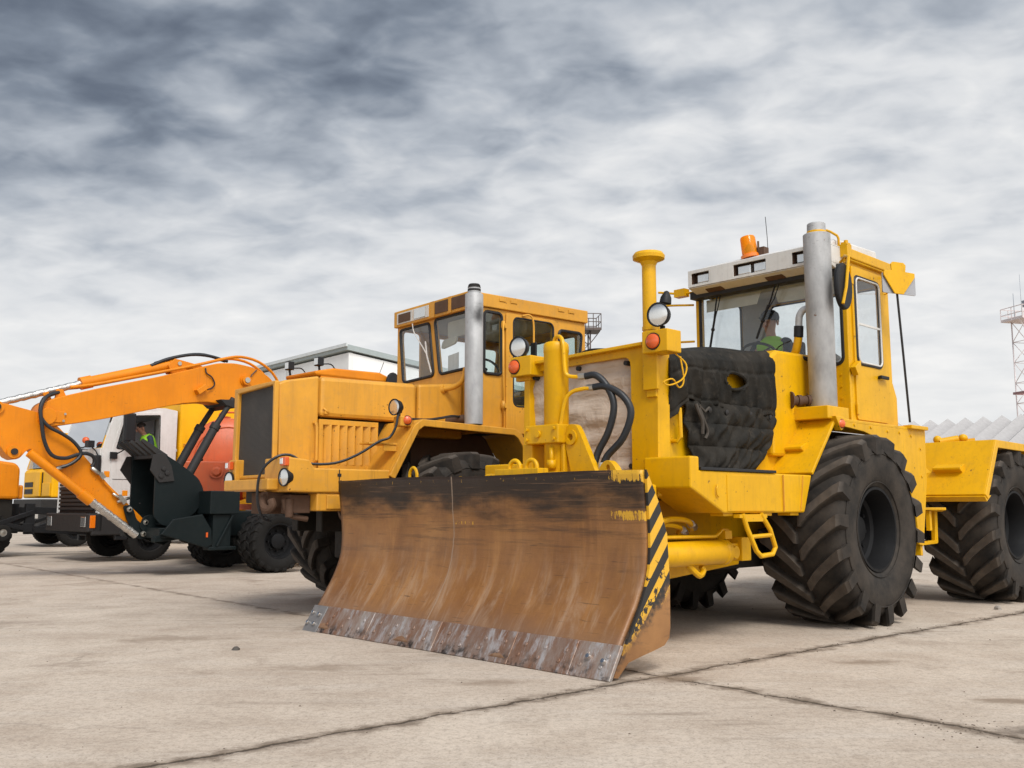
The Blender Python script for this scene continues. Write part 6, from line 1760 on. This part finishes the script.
def mast(name, label, x, y, z, w, pw, h_rail, col, rz, lamps):
    t = thing(name, label, 'mast', (x, y, 0), rz)
    m1 = plain('mast_steel_' + str(int(x)), col, .6, .1, vary=.3)
    mr = plain('mast_band_' + str(int(x)), tuple(q * .45 for q in col[:1]) + tuple(q * .28 for q in col[1:]), .6)
    a = w / 2; wb = a * 1.0
    L = MB()
    cs = [(-1, -1), (1, -1), (1, 1), (-1, 1)]
    step = w * 1.05; n = int(z / step)
    for sx, sy in cs:
        L.tube([(sx * a, sy * a, 0), (sx * a, sy * a, z)], .045, 6)
    for k in range(n):
        za, zb = z - (k + 1) * step, z - k * step
        for i in range(4):
            p, q = cs[i], cs[(i + 1) % 4]
            if k % 2:
                p, q = q, p
            L.tube([(p[0] * a, p[1] * a, za), (q[0] * a, q[1] * a, zb)], .022, 5)
            L.tube([(p[0] * a, p[1] * a, za), (q[0] * a, q[1] * a, za)], .022, 5)
    L.tube([(0, -a - .1, 0), (0, -a - .1, z)], .02, 5)
    L.build('lattice', m1, t)
    for zz in (z - 4.6, z - 10):
        B = MB()
        if zz > 0:
            for i in range(4):
                p, q = cs[i], cs[(i + 1) % 4]
                B.bar((p[0] * a * 1.15, p[1] * a * 1.15, zz), (q[0] * a * 1.15, q[1] * a * 1.15, zz), .14, .14)
            B.build('band', mr, t)
    P = MB().box(-pw, pw, -pw * .8, pw * .8, z, z + .16)
    for zz in (h_rail * .5, h_rail):
        P.tube([(-pw, -pw * .8, z + zz), (pw, -pw * .8, z + zz), (pw, pw * .8, z + zz), (-pw, pw * .8, z + zz)], .03, 5, closed=True)
    for k in range(5):
        for s in (-.8, .8):
            xx = -pw + 2 * pw * k / 4
            P.tube([(xx, s * pw, z), (xx, s * pw, z + h_rail)], .028, 5)
    for s in (-1, 1):
        P.tube([(s * pw, 0, z), (s * pw, 0, z + h_rail)], .028, 5).tube([(s * a, -a, z - .8), (s * pw, -a, z)], .03, 5)
    P.build('platform', m1, t)
    if lamps:
        q = MB()
        for k in range(4):
            xx = -pw * .55 + k * pw * .5
            q.box(xx, xx + .38, -.55 * pw, -.3 * pw, z + h_rail - .05, z + h_rail + .36).tube([(xx + .2, -.4 * pw, z + .1), (xx + .2, -.4 * pw, z + h_rail)], .03, 5)
        q.tube([(-pw * .8, 0, z), (-pw * .8, 0, z + h_rail + .9)], .02, 5).tube([(-pw * .3, 0, z), (-pw * .3, 0, z + h_rail + 2.2)], .012, 5)
        q.build('floodlight', plain('floodlight_grey', (.25, .27, .30), .5), t)
mast('light_mast', 'pale lattice floodlight mast with a railed platform at the right edge of the yard', 32.9, 60, 12.9, 1.25, 1.15, .85, (.66, .58, .56), 14, True)
mast('lattice_mast', 'brown lattice mast whose railed platform peeks out behind the amber tractor cab', 4.55, 60, 12.2, .75, 1.0, 1.05, (.10, .075, .065), 6, False)

# ================================================================== sky, sun, camera
SUN_AZ, SUN_EL = 166, 50          # clockwise from +Y
sun_dir = Vector((math.sin(R(SUN_AZ)) * math.cos(R(SUN_EL)), math.cos(R(SUN_AZ)) * math.cos(R(SUN_EL)), math.sin(R(SUN_EL))))
w = bpy.data.worlds.new('World'); SC.world = w; w.use_nodes = True
nt = w.node_tree; nb = NB(nt)
for n in list(nt.nodes):
    nt.nodes.remove(n)
out = nt.nodes.new('ShaderNodeOutputWorld')
sky = nt.nodes.new('ShaderNodeTexSky'); sky.sky_type = 'NISHITA'; sky.sun_disc = False
sky.sun_elevation = R(SUN_EL); sky.sun_rotation = R(SUN_AZ); sky.dust_density = 2.0
bg1 = nt.nodes.new('ShaderNodeBackground'); bg1.inputs[1].default_value = .09
nb.link(sky.outputs[0], bg1.inputs[0])
tc = nt.nodes.new('ShaderNodeTexCoord')
vx, vy, vz = nb.sep(tc.outputs['Generated'])
zc = nb.math('MAXIMUM', vz, 0.0)
den = nb.math('ADD', zc, .22)
px = nb.math('DIVIDE', vx, den); py = nb.math('DIVIDE', vy, den)
P = nb.comb(px, py, 0)
def wn(scale, detail, rough, sc, rot=0, loc=(0, 0, 0), dist=0):
    return nb.noise(scale, detail, rough, nb.mapping(sc, loc, (0, 0, R(rot)), P), dist)
big = wn(1.3, 3, .5, (.8, 1.0, 1), 24, (3.1, 1.7, 0), .3)
ripple = wn(5.0, 2, .45, (.82, 1.0, 1), 28, (0.4, 2.2, 0), .35)
rip2 = wn(9.0, 3, .5, (.80, 1.05, 1), 30, (2.4, 7.2, 0), .45)
fine_ = wn(20, 4, .55, (.8, 1.0, 1), 24, (5, 1, 0), .3)
def dev(n_, k):
    return nb.math('MULTIPLY', nb.math('SUBTRACT', n_, .5), k)
ns = nb.math('ADD', nb.math('ADD', dev(big, .62), dev(ripple, .95)), nb.math('ADD', dev(rip2, .85), dev(fine_, .30)))
# the cloud sheet is thicker overhead and to the left, thin and bright low down and to the right
el = sm_step(nb, vz, .10, .52)
base = nb.math('SUBTRACT', .885, nb.math('MULTIPLY', el, .49))
base = nb.math('ADD', base, nb.math('MULTIPLY', nb.math('MULTIPLY', vx, el), .62))
gain = nb.math('MULTIPLY_ADD', sm_step(nb, vz, .06, .46), .50, .30)
f = nb.math('SMOOTH_MAX', nb.math('MULTIPLY_ADD', ns, gain, base), .03, .30)
cl = nb.ramp(f, [(.0, (.075, .095, .135)), (.25, (.215, .25, .305)), (.50, (.43, .465, .515)), (.75, (.68, .695, .715)), (1.0, (.86, .855, .845))])
hz = sm_step(nb, vz, .20, .0)
cl = nb.mix(nb.math('MULTIPLY', hz, .55), cl, (.84, .835, .825))
# the cloud sheet glows around the hidden sun, behind the photographer's right shoulder
dt = nt.nodes.new('ShaderNodeVectorMath'); dt.operation = 'DOT_PRODUCT'; nb.link(tc.outputs['Generated'], dt.inputs[0]); dt.inputs[1].default_value = sun_dir
gl = nb.math('MULTIPLY_ADD', nb.math('POWER', nb.math('MAXIMUM', dt.outputs['Value'], 0.0), 2.2), 2.6, 1.0)
bg2 = nt.nodes.new('ShaderNodeBackground'); nb.link(cl, bg2.inputs[0]); nb.link(gl, bg2.inputs[1])
mx = nt.nodes.new('ShaderNodeMixShader'); mx.inputs[0].default_value = .96
nb.link(bg1.outputs[0], mx.inputs[1]); nb.link(bg2.outputs[0], mx.inputs[2]); nb.link(mx.outputs[0], out.inputs[0])

sl = bpy.data.lights.new('sun', 'SUN'); sl.energy = 2.2; sl.angle = R(18); sl.color = (1, .955, .89)
so = bpy.data.objects.new('sun', sl); COL.objects.link(so)
so.rotation_euler = (-sun_dir).to_track_quat('-Z', 'Y').to_euler()

cam = bpy.data.cameras.new('camera'); co = bpy.data.objects.new('camera', cam); COL.objects.link(co)
F_PX = 955.0; HOR = 507.0
cam.sensor_width = 36; cam.lens = F_PX / 1024 * 36
co.location = (0, 0, 1.12); co.rotation_euler = (R(90) + math.atan((HOR - 384) / F_PX), 0, 0)
cam.clip_end = 2000; cam.clip_start = .05
SC.camera = co
SC.view_settings.view_transform = 'Standard'; SC.view_settings.look = 'None'
SC.view_settings.exposure = 0.12; SC.view_settings.gamma = 1; SC.view_settings.use_curve_mapping = False
SC.cycles.max_bounces = 8; SC.cycles.transparent_max_bounces = 16
SC.render.film_transparent = False
